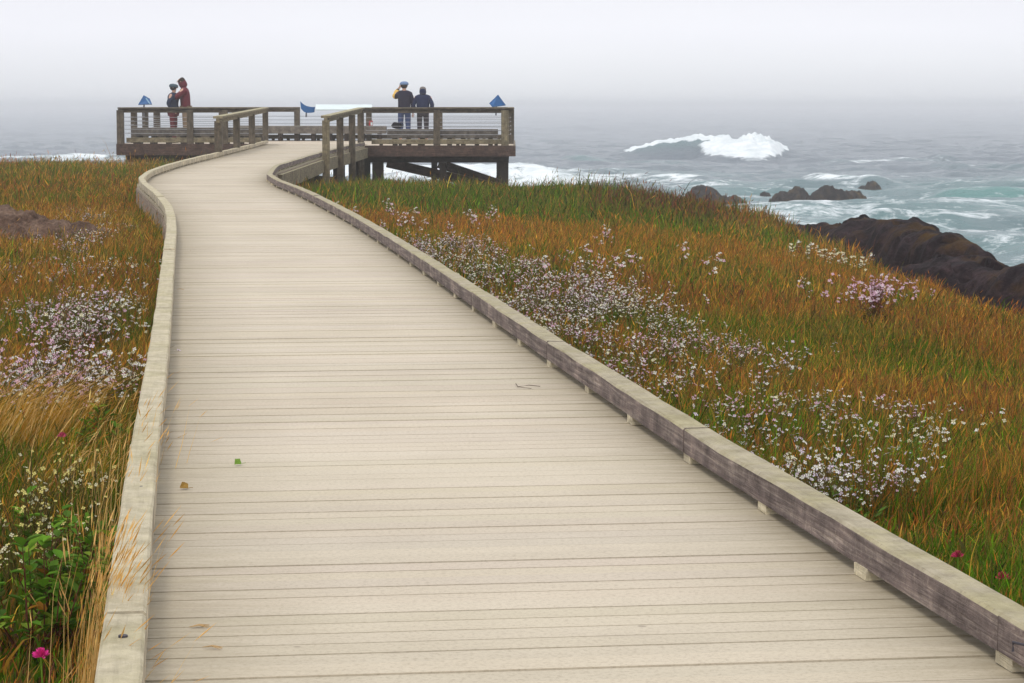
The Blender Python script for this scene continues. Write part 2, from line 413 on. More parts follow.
def grid_obj(name, xs, ys, zf, mat):
    X, Y = np.meshgrid(xs, ys); Z = zf(X, Y)
    V = np.stack([X.ravel(), Y.ravel(), Z.ravel()], 1); nx = len(xs); ny = len(ys)
    i = np.arange(nx - 1)[None, :] + np.arange(ny - 1)[:, None] * nx
    Fq = np.stack([i, i + 1, i + 1 + nx, i + nx], -1).reshape(-1, 4)
    return np_mesh(name, V, [Fq], mat, smooth=True)
xs = np.concatenate([np.linspace(-120, -16, 60)[:-1], np.arange(-16, 12, 0.16), np.linspace(12, 120, 60)])
ys = np.concatenate([np.linspace(-40, 2, 30)[:-1], np.arange(2, 82, 0.25), np.linspace(82, 130, 25)])
ground = tag(grid_obj('ground', xs, ys, gz, MAT['ground']), kind='structure')

# ------------------------------------------------------------------ sea
SZ = -4.4; SH = HC - SZ
def build_sea():
    th = np.concatenate([np.linspace(-60, -16, 80)[:-1], np.linspace(-16, 16, 1500), np.linspace(16, 60, 80)[1:]])
    ty = np.tan(np.radians(th))
    rows = [30.0]
    while rows[-1] < 4200:
        y = rows[-1]
        st = 0.5 if y < 120 else (0.45 if y < 226 else (0.18 if y < 250 else max(0.4, (y - 250) * 0.012 + 0.3)))
        rows.append(y + st)
    Y0 = np.array(rows); T, Y = np.meshgrid(ty, Y0); X = T * Y
    PX = 512 + F * T; PY = YH + SH * F / Y        # bearing / distance read as picture-like coordinates
    fade = 1 / (1 + (Y / 700) ** 2)
    Z = 1.0 * (fbm(X / 26, Y / 9, 1, 11, 3) - 0.5) + 1.0 * (fbm(X / 7, Y / 3.2, 1, 12, 4) - 0.5) + .22 * (fbm(X, Y, 1.6, 13, 3) - .5)
    Z = Z * (0.4 + 0.6 * fade) * (0.75 + 0.7 * fbm(X, Y, 60, 4, 2))
    foam = np.zeros_like(X) + 0.0; teal = np.zeros_like(X)
    near = sstep(165, 95, Y) * 0.0
    # the rolling lines of swell that come in on the shore: (px0,py0,px1,py1,height m,foam,teal)
    swells = [(855, 200, 1100, 198, 0.75, 0.35, 0.55, 3.2), (860, 226, 1100, 222, 0.5, 0.62, 0.4, 5.5), (825, 164, 960, 161, 0.5, 0.5, 0.1, 2.6),
              (930, 168, 1100, 176, 0.5, 0.32, 0.2, 3.5), (880, 250, 1100, 262, 0.35, 0.3, 0.3, 2.5), (560, 160, 700, 166, 0.3, 0.22, 0.2, 5),
              (480, 178, 700, 182, 0.4, 0.75, 0.3, 9), (680, 188, 800, 190, 0.3, 0.5, 0.4, 8), (800, 184, 885, 187, 0.45, 0.75, 0.4, 6), (700, 200, 800, 204, 0.3, 0.42, 0.4, 9), (700, 214, 860, 216, 0.2, 0.46, 0.3, 5),
              (120, 171, 540, 171, 0.3, 1.5, 0.2, 20), (-200, 158, 140, 160, 0.3, 0.6, 0.2, 10), (860, 214, 1100, 214, 0.3, 0.45, 0.3, 3),
              (-100, 138, 180, 136, 0.3, 0.2, 0, 6), (940, 190, 1100, 188, 0.4, 0.28, 0.3, 2.5), (560, 208, 700, 212, 0.2, 0.6, 0.3, 7), (520, 131, 620, 130, 0.3, 0.2, 0, 7)]
    for k, (a0, b0, a1, b1, hh, fo, te, wd) in enumerate(swells):
        ya, yb_ = sorted((SH * F / (b0 - YH), SH * F / (b1 - YH))); r0 = np.searchsorted(Y0, ya - 3 * wd - 10); r1 = np.searchsorted(Y0, yb_ + 3 * wd + 20); sl_ = slice(r0, r1)
        x_, y_, px_ = X[sl_], Y[sl_], PX[sl_]
        yc = SH * F / ((b0 + (b1 - b0) * np.clip((px_ - a0) / (a1 - a0), 0, 1)) - YH) + 4.5 * (fbm(x_, 0 * x_ + k * 7.7, 14, 21 + k, 3) - 0.5)
        dlt = y_ - yc
        along = sstep(a0 - 25, a0 + 25, px_) * (1 - sstep(a1 - 25, a1 + 25, px_)) * (0.35 + 1.3 * fbm(x_, y_ * 0, 7, 51 + k, 3))
        prof = np.where(dlt < 0, np.exp(-(dlt / 2.2) ** 2), np.exp(-(dlt / 6.0) ** 2))
        Z[sl_] += hh * along * prof
        fm = np.exp(-(np.where(dlt < 0, dlt / wd, dlt / (wd * 0.8))) ** 2)
        foam[sl_] = np.maximum(foam[sl_], fo * along * fm); teal[sl_] = np.maximum(teal[sl_], te * along * np.exp(-((dlt + 1.2) / 2.6) ** 2))
    # wash around the offshore rocks
    for (a, b, wd) in ((712, 208, 9), (820, 206, 11), (850, 187, 6), (640, 200, 10)):
        yy = SH * F / (b - YH); xx = (a - 512) / F * yy
        g = np.exp(-(((X - xx) / (wd * 0.55)) ** 2 + ((Y - yy) / (wd * 1.3)) ** 2)); foam = np.maximum(foam, 0.45 * g * (.5 + fbm(X, Y, 3, 140, 3)))
    shal = sstep(230, 120, Y); foam = np.maximum(foam, 0.34 * shal * (0.6 + .8 * fbm(X, Y, 9, 133, 3))); teal = np.maximum(teal, 0.36 * shal * fbm(X, Y, 12, 134, 3) * 1.6)
    # the big breaker
    yb = 238.0 + 1.5 * (fbm(X, X * 0, 8, 77, 3) - 0.5)
    hb = np.interp(PX, [560, 600, 632, 645, 660, 680, 705, 722, 738, 752, 768, 778, 790, 850], [0, 0.35, 1.15, 1.6, 1.95, 2.4, 2.55, 2.4, 2.15, 2.25, 2.4, 1.7, 0.8, 0.0])
    d = Y - yb
    spill = sstep(688, 716, PX + 14 * (fbm(X, Y, 1.5, 66, 3) - .5)) * (1 - sstep(774, 790, PX))
    fw = 2.6 + 5.0 * spill * (0.35 + 1.1 * fbm(X, 0 * Y, 2.5, 88, 4)) * np.interp(PX, [690, 703, 718, 740, 770, 784], [.1, .5, 1.0, 1.15, 1.0, .3])
    pr = np.where(d < 0, np.exp(-(np.abs(d) / fw) ** 1.6), np.exp(-(d / 8.0) ** 2))
    lump = (fbm(X, Y, 1.1, 91, 3) - 0.5)
    hb = hb * .84
    Z += hb * pr * (1 + 0.0 * X) + spill * pr * lump * 1.1 + sstep(0.6, 0.98, pr) * (hb > 0.9) * lump * 0.7
    fb = np.maximum(spill * sstep(0.08, 0.4, pr) * 1.35, sstep(0.66, 0.9, pr + .25 * (fbm(X, Y, .8, 67, 3) - .5)) * 1.3 * sstep(.7, .95, hb))
    fb = np.maximum(fb, 0.25 * (hb > 0.9) * (d > 0) * (d < 12))
    foam = np.maximum(foam, fb)
    teal = np.maximum(teal, 0.22 * sstep(0.2, 0.8, pr) * sstep(0.5, 1.5, hb))
    V = np.stack([X.ravel(), Y.ravel(), (Z + SZ).ravel()], 1); nx = len(th); ny = len(rows)
    i = np.arange(nx - 1)[None, :] + np.arange(ny - 1)[:, None] * nx
    Fq = np.stack([i, i + 1, i + 1 + nx, i + nx], -1).reshape(-1, 4)
    o = np_mesh('sea', V, [Fq], MAT['sea'], attrs={'Foam': foam.ravel(), 'Teal': teal.ravel()}, smooth=True)
    return tag(o, kind='structure')
build_sea()

# ------------------------------------------------------------------ boardwalk
walk = tag(empty('boardwalk', (0, 5, 0)), 'long pale plank boardwalk with low timber kerbs bending towards the viewing platform', 'boardwalk')
walk.location = (0, 0, 0)
TH = R(7.3); uu = np.array([-math.sin(TH), math.cos(TH)]); vv = np.array([math.cos(TH), math.sin(TH)])
def st(P): P = np.array(P); return P @ vv, P @ uu
def boards():
    Lo = [tuple(p) for p in offset_poly(Lw, -KW)]; Ro = [tuple(p) for p in offset_poly(Rw, KW)]
    Ls, Lt = st(Lo); Rs, Rt = st(Ro); Lis, Lit = st(Lw); Ris, Rit = st(Rw)
    V = []; Fc = []; C = []; G = []
    pitch = 0.0935; t = 1.2; tend = 68.0
    base = np.array([0.545, 0.474, 0.368])
    while t < tend:
        w = pitch - random.choices([0.0030, 0.0040, 0.0052, 0.0075], [30, 36, 22, 12])[0]
        w = w if t < 34 else pitch - 0.003
        t0, t1 = t, t + w
        dz = random.gauss(0, 0.0008)
        c = base * (1 + random.gauss(0, 0.022)) * np.array([1, 1 + random.gauss(0, 0.008), 1 + random.gauss(0, 0.02)])
        skew = random.gauss(0, 0.0012)
        sl = [float(np.interp(q, Lt, Ls)) - 0.0 for q in (t0, t1)]; sr = [float(np.interp(q, Rt, Rs)) for q in (t0, t1)]
        si = [float(np.interp(t0, Lit, Lis)), float(np.interp(t0, Rit, Ris))]
        # segments across: outer, kerb, +15cm, +40cm ... for the grime attribute
        a0, a1 = sl[0], sr[0]; b0, b1 = sl[1], sr[1]
        cuts = [0, 0.045, 0.10, 0.18, 0.3, 0.7, 0.82, 0.9, 0.955, 1]
        gr = [1.0, 0.95, 0.75, 0.4, 0.06, 0.0, 0.28, 0.7, 1.0, 1.0]
        nb = len(V)
        for q, g_ in zip(cuts, gr):
            for (s0, s1, tt) in ((a0, a1, t0 + 0.0), (b0, b1, t1)):
                s = s0 + (s1 - s0) * q; ttt = tt + skew * (q - 0.5)
                p = vv * s + uu * ttt
                # slight cup and rounded long edges come from the chamfer row
                V.append((p[0], p[1], dz)); G.append(g_)
                C.append(c)
        n = len(cuts)
        for k in range(n - 1):
            i = nb + 2 * k; Fc.append((i, i + 2, i + 3, i + 1))
        # side skirts
        nb2 = len(V)
        for k in range(n):
            for e in (0, 1):
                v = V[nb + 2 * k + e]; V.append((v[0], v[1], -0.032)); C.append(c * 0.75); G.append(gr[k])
        for k in range(n - 1):
            a = nb + 2 * k; b = nb2 + 2 * k
            Fc.append((a, b, b + 2, a + 2)); Fc.append((a + 1, a + 3, b + 3, b + 1))
        Fc.append((nb, nb + 1, nb2 + 1, nb2)); a = nb + 2 * (n - 1); b = nb2 + 2 * (n - 1); Fc.append((a, b, b + 1, a + 1))
        t += pitch
    keep = lambda f: True
    o = np_mesh('deck_boards', np.array(V), [np.array(Fc)], MAT['deck'], cols=np.array(C), attrs={'Grime': np.array(G)})
    o.parent = walk
boards()

def kerb(P, side, mat, first, blockmat, seglen=2.75, joints=None):
    """side +1: timber lies to the right of the traced inner line"""
    inn = offset_poly(P, 0.0); out = offset_poly(P, KW * side)
    cum = [0.0]
    for i in range(1, len(P)): cum.append(cum[-1] + (inn[i] - inn[i - 1]).length)
    cum = np.array(cum); I = np.array([tuple(p) for p in inn]); O = np.array([tuple(p) for p in out])
    def at(s): return (np.array([np.interp(s, cum, I[:, 0]), np.interp(s, cum, I[:, 1])]), np.array([np.interp(s, cum, O[:, 0]), np.interp(s, cum, O[:, 1])]))
    # timbers: break at sharp corners, else every seglen
    cuts = [0.0]; s = first
    sharp = [cum[i] for i in range(1, len(P) - 1) if (inn[i] - inn[i - 1]).normalized().dot((inn[i + 1] - inn[i]).normalized()) < 0.985]
    while s < cum[-1]: cuts.append(s); s += seglen
    cuts = sorted(cuts + sharp + [cum[-1]]); c2 = [cuts[0]]
    for c in cuts[1:]:
        if c - c2[-1] > 0.5 or c in sharp: c2.append(c)
    for a, b in zip(c2[:-1], c2[1:]):
        g = 0.004 if a not in sharp else 0.001
        a2, b2 = a + g, b - g
        n = max(1, int((b2 - a2) / 0.22)); mb = MB(); dz = random.gauss(0, 0.0025); o = random.random() * 30; q = random.random() * 30
        # straight stick between its two ends (bends only follow the traced line loosely)
        pa = at(a2); pb = at(b2)
        for k in range(n + 1):
            f = k / n; s_ = a2 + (b2 - a2) * f
            pi, po = at(s_); li = pa[0] * (1 - f) + pb[0] * f; lo = pa[1] * (1 - f) + pb[1] * f
            pi = pi * 0.35 + li * 0.65; po = po * 0.35 + lo * 0.65
            nn = (po - pi) / np.linalg.norm(po - pi)
            j = [0.0035 * (mn.noise(Vector((s_ * 2.3 + c, q, 0)))) for c in (0, 5, 9, 14)]
            chp = random.random()
            pi2 = pi - nn * j[0]; po2 = po + nn * j[1]
            ch = 0.006 + 0.004 * mn.noise(Vector((s_ * 5, q + 3, 0)))
            ring = [(pi2, KB + dz), (pi2, KT + dz - ch + j[2]), (pi2 + nn * ch, KT + dz + j[2]), (po2 - nn * ch, KT + dz + j[3]), (po2, KT + dz - ch + j[3]), (po2, KB + dz)]
            for p, z in ring: mb.v.append((p[0], p[1], z))
        per = [0, 0.08, 0.088, 0.16, 0.168, 0.25, 0.33]
        for k in range(n):
            for r_ in range(6):
                i0 = k * 6 + r_; i1 = k * 6 + (r_ + 1) % 6; L0 = (b2 - a2) * k / n; L1 = (b2 - a2) * (k + 1) / n
                idx = (i0, i0 + 6, i1 + 6, i1); uv = [(o + L0, q + per[r_]), (o + L1, q + per[r_]), (o + L1, q + per[r_ + 1]), (o + L0, q + per[r_ + 1])]
                if side < 0: idx = idx[::-1]; uv = uv[::-1]
                mb.face(idx, 0, uv)
        e0 = list(range(6)); e1 = [n * 6 + i for i in range(6)]
        mb.face(e0 if side > 0 else e0[::-1]); mb.face(e1[::-1] if side > 0 else e1)
        t = mb.build('kerb_timber', mat, walk)
    return at, cum

def blocks(at, cum, spacing, phase, side, ymax=60):
    s = phase
    while s < cum[-1] - 0.1:
        i0, o0 = at(s - 0.045); i1, o1 = at(s + 0.045); nn = (o0 - i0) / np.linalg.norm(o0 - i0) * 0.003
        if i0[1] < ymax:
            P = [(*(i0 + nn), 0.0015), (*(i1 + nn), 0.0015), (*(o1 - nn), 0.0015), (*(o0 - nn), 0.0015), (*(i0 + nn), KB + 0.001), (*(i1 + nn), KB + 0.001), (*(o1 - nn), KB + 0.001), (*(o0 - nn), KB + 0.001)]
            mb = MB(); mb.hexa(P)
            if side > 0:
                mb.f = [f[::-1] for f in mb.f]; mb.uv = [u[::-1] for u in mb.uv]
            mb.build('kerb_block', MAT['block'], walk)
        s += spacing

def arc(P, y):
    s = 0
    for a, b in zip(P[:-1], P[1:]):
        L = math.dist(a, b)
        if b[1] >= y: return s + L * (y - a[1]) / (b[1] - a[1])
        s += L
    return s
y989 = U(1002, 668)[1]; y846 = U(846, 570)[1] + 0.05
sR0 = arc(Rw, y989); spR = 0.912
atR, cumR = kerb(Rw, 1, MAT['kerb_r'], sR0 + 0.03, MAT['block'], seglen=spR * 3)
blocks(atR, cumR, spR, sR0, 1)
atL, cumL = kerb(Lw, -1, MAT['kerb_l'], 1.2, MAT['block'], seglen=2.4)
blocks(atL, cumL, 0.6, 0.5, -1)

# rim joists and short piles below the deck
def rim(P, side):
    out = offset_poly(P, (KW + 0.012) * side); inn2 = offset_poly(P, (KW - 0.03) * side)
    for a, b, c, d in zip(out[:-1], out[1:], inn2[:-1], inn2[1:]):
        if (b - a).length < 0.05: continue
        mb = MB(); z0, z1 = -0.235, -0.0345
        pts = [a, b, d, c] if side > 0 else [c, d, b, a]
        mb.hexa([(p.x, p.y, z0) for p in pts] + [(p.x, p.y, z1) for p in pts])
        mb.build('rim_joist', MAT['joist'], walk)
rim(Lw, -1); rim(Rw, 1)
def wpost(x, y, z0=-0.036, w=0.09):
    g = float(gz(x, y)); mb = MB(); mb.box(x - w / 2, x + w / 2, y - w / 2, y + w / 2, g - 0.4, z0, 0, 'z'); mb.build('pile', MAT['pile'], walk)
for s in np.arange(2.0, cumL[-1], 2.4):
    i, o = atL(s); n = (o - i) / np.linalg.norm(o - i); p = i - n * 0.12; wpost(p[0], p[1])
for s in np.arange(2.0, cumR[-1], 2.4):
    i, o = atR(s); n = (o - i) / np.linalg.norm(o - i); p = i - n * 0.12; wpost(p[0], p[1])
# two drift pins let into the kerb tops and the steel staple on the right
for (px, py) in ((123, 636), (140, 487)):
    x, y = U(px, py, KT)
    mb = MB(); mb.tube([(x, y, KT - 0.004), (x, y, KT + 0.0022)], 0.009, 14); mb.build('bolt_head', MAT['dark_metal'], walk, 0.001)
x, y = U(1013, 646, KT); x2, y2 = U(1030, 650, KT)
mb = MB(); mb.tube([(x, y, KT - 0.01), (x, y, KT + 0.007), (x2, y2, KT + 0.007), (x2, y2, KT - 0.01)], 0.003, 8); mb.build('staple', MAT['dark_metal'], walk)

# ------------------------------------------------------------------ viewing platform
plat = tag(empty('viewing_platform', (-5.4, 68, 0)), 'raised timber viewing platform with wire railing on dark piles above the sea', 'viewing platform')
plat.location = (0, 0, 0)
def pboards():
    mb_v = []; Fc = []; C = []; G = []
    y = YFR - 0.02
    while y < YB:
        segs = []
        if y < YFL - 0.02: segs = [(U(362, 146)[0] + 0.02, XR)]
        else: segs = [(XL, XR)]
        for (a, b) in segs:
            c = np.array([0.56, 0.475, 0.37]) * (1 + random.gauss(0, 0.04)); nb = len(mb_v); z1 = 0.004 if y < 68.3 else 0.0
            for z in (z1, -0.032):
                for (X_, Y_) in ((a, y), (b, y), (b, y + 0.086), (a, y + 0.086)): mb_v.append((X_, Y_, z)); C.append(c); G.append(0.1)
            Fc += [(nb, nb + 1, nb + 2, nb + 3), (nb + 4, nb + 5, nb + 1, nb), (nb + 5, nb + 6, nb + 2, nb + 1), (nb + 6, nb + 7, nb + 3, nb + 2), (nb + 7, nb + 4, nb, nb + 3)]
        y += 0.0935
    o = np_mesh('deck_boards', np.array(mb_v), [np.array(Fc)], MAT['deck'], cols=np.array(C), attrs={'Grime': np.array(G)}); o.parent = plat
pboards()
def pbox(name, mat, *a, **k):
    bev = k.pop('bevel', 0); par = k.pop('parent', plat)
    mb = MB(); mb.box(*a, **k); return mb.build(name, mat, par, bev)
XO1 = (269 - 512) / F * YFL; XO2 = U(362, 146)[0]
# fascia boards (front left, front right, sides, rear) with a darker bearer below
pbox('fascia', MAT['fascia'], XL - 0.06, XO1 - 0.1, YFL - 0.06, YFL, -0.30, 0.015)
pbox('fascia', MAT['fascia'], XO2 + 0.05, XR + 0.05, YFR - 0.06, YFR, -0.27, 0.015)
pbox('fascia', MAT['fascia'], XR, XR + 0.06, YFR + 0.002, YB, -0.27, 0.012, long='y')
pbox('fascia', MAT['fascia'], XL - 0.06, XL, YFL + 0.002, YB, -0.30, 0.012, long='y')
pbox('fascia', MAT['fascia'], XL, XR, YB, YB + 0.06, -0.27, 0.012)
for y in (YFR + 0.25, 67.0, 70.0, YB - 0.3):
    pbox('bearer', MAT['pile'], XO2 + 0.1, XR - 0.12, y, y + 0.16, -0.44, -0.23)
for y in (YFL + 0.2, 69.0, YB - 0.3):
    pbox('bearer', MAT['pile'], XL + 0.15, XO1 - 0.15, y, y + 0.16, -0.50, -0.26)
for x in np.arange(XO2 + 0.25, XR - 0.2, 0.6):
    pbox('joist', MAT['pile'], x, x + 0.05, YFR + 0.01, YB - 0.02, -0.228, -0.034, long='y')
for x in np.arange(XL + 0.3, XO1 - 0.2, 0.6):
    pbox('joist', MAT['pile'], x, x + 0.05, YFL + 0.01, YB - 0.02, -0.258, -0.034, long='y')
def ppile(px, Y, wpx, z0=-0.445):
    x = (px - 512) / F * Y; w = wpx / F * Y; g = float(gz(x, Y)) - 0.5
    pbox('pile', MAT['pile'], x - w / 2, x + w / 2, Y, Y + w, g, z0, long='z')
for (px, Y, w) in ((367.5, 70.0, 6), (378, YFR + 0.26, 11), (434.5, 70.0, 6), (443, YFR + 0.26, 7), (499, 70, 5), (504.5, YFR + 0.26, 8)): ppile(px, Y, w)
for (px, Y, w) in ((140, YFL + 0.22, 9), (176, 69.05, 9), (205, YFL + 0.22, 8), (160, 72.3, 7), (230, 69.05, 8)): ppile(px, Y, w, -0.505)

# railing posts, rails, wires
def rpost(x, y, w=0.17, z0=0.002, z1=RAILZ - 0.075, mat='rail'):
    return pbox('rail_post', MAT[mat], x - w / 2, x + w / 2, y, y + w * 0.8, z0, z1, long='z', bevel=0.008)
def prail(p0, p1, w=0.19, h=0.045, dz=0, mat='rail'):
    mb = MB(); mb.beam((p0[0], p0[1], RAILZ + dz), (p1[0], p1[1], RAILZ + dz), w, h); mb.build('top_rail', MAT[mat], plat, 0.006)
    mb = MB(); mb.beam((p0[0], p0[1], RAILZ + dz - h - 0.001), (p1[0], p1[1], RAILZ + dz - h - 0.001), 0.06, 0.10); mb.build('rail_board', MAT[mat], plat, 0.004)
def wires(p0, p1):
    for k, z in enumerate(np.linspace(0.30, 0.74, 5)):
        mb = MB(); p0_ = Vector((*p0, z)); p1_ = Vector((*p1, z)); m = (p0_ + p1_) / 2 - Vector((0, 0, 0.006))
        mb.tube([p0_, m, p1_], 0.0075, 6); mb.build('wire', MAT['cable'], plat)
def toe(p0, p1, mat='rail_light', h=0.13, z0=0.05):
    mb = MB(); mb.beam((p0[0], p0[1], z0 + h), (p1[0], p1[1], z0 + h), 0.08, h); mb.build('toe_board', MAT[mat], plat, 0.005)
    n = max(2, int(math.dist(p0, p1) / 0.45))
    for i in range(n):
        f = (i + 0.5) / n; x = p0[0] + (p1[0] - p0[0]) * f; y = p0[1] + (p1[1] - p0[1]) * f
        pbox('toe_block', MAT['pile'], x - 0.045, x + 0.045, y - 0.037, y + 0.037, 0.005, z0 + 0.001)
yl = YFL + 0.10; yr = YFR + 0.10; yb = YB - 0.12
fr_l = (XL + 0.09, yl); fr_r = (XR - 0.07, yr)
def X_(px, Y): return (px - 512) / F * Y
# front left
for px in (122, 191.5, 226): rpost(X_(px, yl), yl - 0.07, 0.19 if px < 130 else 0.17, mat='rail')
prail((XL - 0.02, yl), (XO1 - 0.02, yl)); wires((XL + 0.1, yl), (XO1, yl)); toe((XL + 0.2, yl), (XO1 - 0.2, yl))
# front right
for px, w in ((361, 0.15), (437, 0.17), (505, 0.2)): rpost(X_(px, yr), yr - 0.07, w, mat='rail_light' if px > 490 else 'rail')
prail((XO2 + 0.0, yr), (XR + 0.02, yr)); wires((XO2 + 0.1, yr), (XR - 0.1, yr)); toe((XO2 + 0.25, yr), (XR - 0.2, yr))
# sides
for Y in (68.1, 70.2): rpost(XL + 0.09, Y, 0.17)
rpost(XL + 0.09, yb, 0.19)
prail((XL + 0.09, yl + 0.1), (XL + 0.09, yb - 0.1)); wires((XL + 0.09, yl), (XL + 0.09, yb))
for Y in (66.3, 69.4): rpost(XR - 0.07, Y, 0.17)
rpost(XR - 0.07, yb, 0.2)
prail((XR - 0.07, yr + 0.1), (XR - 0.07, yb - 0.1)); wires((XR - 0.07, yr), (XR - 0.07, yb))
# rear: the cap is missing between the two lecterns, where the panels sit
for px in (223, 298, 369.5, 440): rpost(X_(px, yb), yb - 0.07, 0.17)
prail((XL, yb), (X_(301, yb), yb)); prail((X_(372.6, yb), yb), (XR, yb))
wires((XL, yb), (XR, yb)); toe((XL + 0.2, yb), (XR - 0.2, yb), mat='rail', h=0.12, z0=0.06)

# handrails on both sides of the ramp end of the boardwalk
def handrail(pts, zs, label, name='handrail', foot=True, mat='rail_light', rmat='rail_light', dark=None):
    root = tag(empty(name, (pts[0][0], pts[0][1], 0)), label, 'handrail', 'handrails at the end of the boardwalk')
    root.location = (0, 0, 0)
    n = len(pts)
    for i, (p, z) in enumerate(zip(pts, zs)):
        w = 0.15; z0 = (float(gz(p[0], p[1])) - 0.3) if foot else KT + 0.004
        mb = MB(); mb.box(p[0] - w / 2, p[0] + w / 2, p[1] - w * 0.4, p[1] + w * 0.4, z0, z - 0.1, 0, 'z')
        mb.build('rail_post', MAT[mat if i == 0 or dark is None else dark], root, 0.008)
    a, b = Vector((*pts[0], zs[0])), Vector((*pts[-1], zs[-1])); d = (b - a).normalized() * 0.1
    mb = MB(); mb.beam(a - d, b + d, 0.19, 0.05); mb.build('top_rail', MAT[rmat], root, 0.006)
    mb = MB(); mb.beam(a - d - Vector((0, 0, 0.051)), b + d - Vector((0, 0, 0.051)), 0.07, 0.09); mb.build('rail_board', MAT[rmat], root, 0.004)
def rpt(px, inner, off, P):
    """point on traced polyline P with given picture bearing, offset outward"""
    for a, b in zip(P[:-1], P[1:]):
        pa = 512 + F * a[0] / a[1]; pb = 512 + F * b[0] / b[1]
        if a[1] > 38 and pa <= px <= pb:
            f = (px - pa) / (pb - pa); x = a[0] + (b[0] - a[0]) * f; y = a[1] + (b[1] - a[1]) * f
            d = Vector((b[0] - a[0], b[1] - a[1])).normalized(); nx, ny = d.y * off, -d.x * off
            return (x + nx, y + ny)
def railz(Y, Y0, Y1, z0=0.80, z1=RAILZ): return z0 + (z1 - z0) * min(1, max(0, (Y - Y0) / (Y1 - Y0)))
lp = [rpt(px, 0, -0.045, Lw) for px in (221, 237, 252)] + [(XO1 - 0.045, YFL - 0.25)]
rp = [rpt(px, 0, 0.20, Rw) for px in (316, 330, 342)] + [(XO2 - 0.0, YFR - 0.28)]
handrail(lp, [railz(p[1], lp[0][1], lp[-1][1], 0.85) for p in lp], 'short sloping handrail on the left kerb where the boardwalk meets the platform', foot=False, mat='rail', rmat='rail_light')
handrail(rp, [railz(p[1], rp[0][1], rp[-1][1], 0.865) for p in rp], 'short sloping handrail right of the boardwalk with posts reaching down into the grass', mat='rail_light', dark='rail')
# side board carried under the right kerb of the ramp
ends = offset_poly(Rw[-3:], KW + 0.05)
for a, b in zip(ends[:-1], ends[1:]):
    mb = MB(); mb.beam((a.x, a.y, -0.045), (b.x, b.y, -0.045), 0.06, 0.26); mb.build('side_board', MAT['rail_light'], walk)

# benches
def bench(x0, x1, y0, y1, label, z=0.45, th=0.23, nleg=5):
    b = tag(empty('bench', ((x0 + x1) / 2, (y0 + y1) / 2, 0)), label, 'bench', 'timber benches on the viewing platform')
    b.location = (0, 0, 0)
    k = max(3, int(round((y1 - y0) / 0.145))); w = (y1 - y0) / k
    mb = MB()
    for i in range(k): mb.box(x0, x1, y0 + i * w, y0 + (i + 1) * w - 0.012, z - 0.045, z)
    mb.build('seat', MAT['bench'], b, 0.004)
    for yy in (y0 - 0.042, y1 - 0.01):
        mb = MB(); mb.box(x0, x1, yy, yy + 0.04, z - th, z - 0.003); mb.build('seat_rail', MAT['bench'], b, 0.004)
    for i in range(nleg):
        x = x0 + 0.2 + (x1 - x0 - 0.4) * i / (nleg - 1)
        for yy in (y0 + 0.02, y1 - 0.14):
            mb = MB(); mb.box(x - 0.06, x + 0.06, yy, yy + 0.1, 0.006, z - 0.05, 0, 'z'); mb.build('leg', MAT['pile'], b, 0.004)
bench(X_(131, YFL), X_(262, YFL), YFL + 0.32, YFL + 0.78, 'long timber bench behind the railing of the left half of the platform', nleg=9)
bench(X_(387, YFR), X_(498, YFR), YFR + 0.32, YFR + 0.78, 'long timber bench behind the front railing of the right half of the platform', z=0.44, nleg=8)
bench(X_(240, 71.5), X_(386, 71.5), YB - 0.85, YB - 0.38, 'low bench along the rear railing facing the end of the boardwalk', nleg=9)

# stair leading down to the beach behind the piles
stair = tag(empty('beach_stair', (0, 0, 0)), 'timber stair sloping down to the right beneath the viewing platform', 'stairs')
for (Y, a, b_) in ((66.2, (388, 158), (506, 185)), (67.6, (440, 159), (502, 180))):
    p0 = UD(a[0], a[1], Y); p1 = UD(b_[0], b_[1], Y)
    mb = MB(); mb.beam(p0, p1, 0.08, 0.26); mb.build('stringer', MAT['fascia'], stair, 0.004)
p0 = UD(388, 158, 66.2); p1 = UD(506, 185, 66.2)
for i in range(12):
    p = p0.lerp(p1, (i + 0.5) / 12); mb = MB(); mb.box(p.x - 0.14, p.x + 0.14, 66.25, 67.55, p.z - 0.16, p.z - 0.12, 0, 'y'); mb.build('tread', MAT['fascia'], stair)

# ------------------------------------------------------------------ panels on the rail
def slab(name, quad, Y0, th, mat, parent, z_tilt=None):
    """flat sheet through four points given as picture bearings at their own distances, real thickness"""
    P = [UD(*q) for q in quad]
    n = (P[1] - P[0]).cross(P[2] - P[0]).normalized() * th
    mb = MB(); mb.hexa([P[0], P[1], P[2], P[3], P[0] + n, P[1] + n, P[2] + n, P[3] + n])
    o = mb.build(name, mat, parent); 
    bm = bmesh.new(); bm.from_mesh(o.data); bmesh.ops.recalc_face_normals(bm, faces=bm.faces); bm.to_mesh(o.data); bm.free()
    return o
def panel_root(px, Y, label): return tag(empty('information_panel', (0, 0, 0)), label, 'information panel', 'blue information panels on the railing')
r = panel_root(497, yb, 'blue tilted information panel at the right end of the rear railing')
slab('board', [(489.3, 103.6, yb), (492.3, 107.2, yb - 0.1), (505.5, 105.6, yb + 0.15), (497.8, 95.2, yb + 0.1)], yb, 0.025, MAT['blue_panel'], r)
mb = MB(); mb.tube([(X_(496, yb), yb + 0.05, RAILZ - 0.25), (X_(496.5, yb), yb + 0.08, RAILZ + 0.12)], 0.025, 8); mb.build('bracket', MAT['steel'], r)
r = panel_root(145, 70.3, 'blue tilted information panel with pale stripe on the left side railing')
slab('board', [(138.3, 105.0, 68.6), (152.2, 104.6, 68.6), (149.8, 99.0, 68.7), (143.8, 95.6, 68.7)], yb, 0.025, MAT['blue_panel'], r)
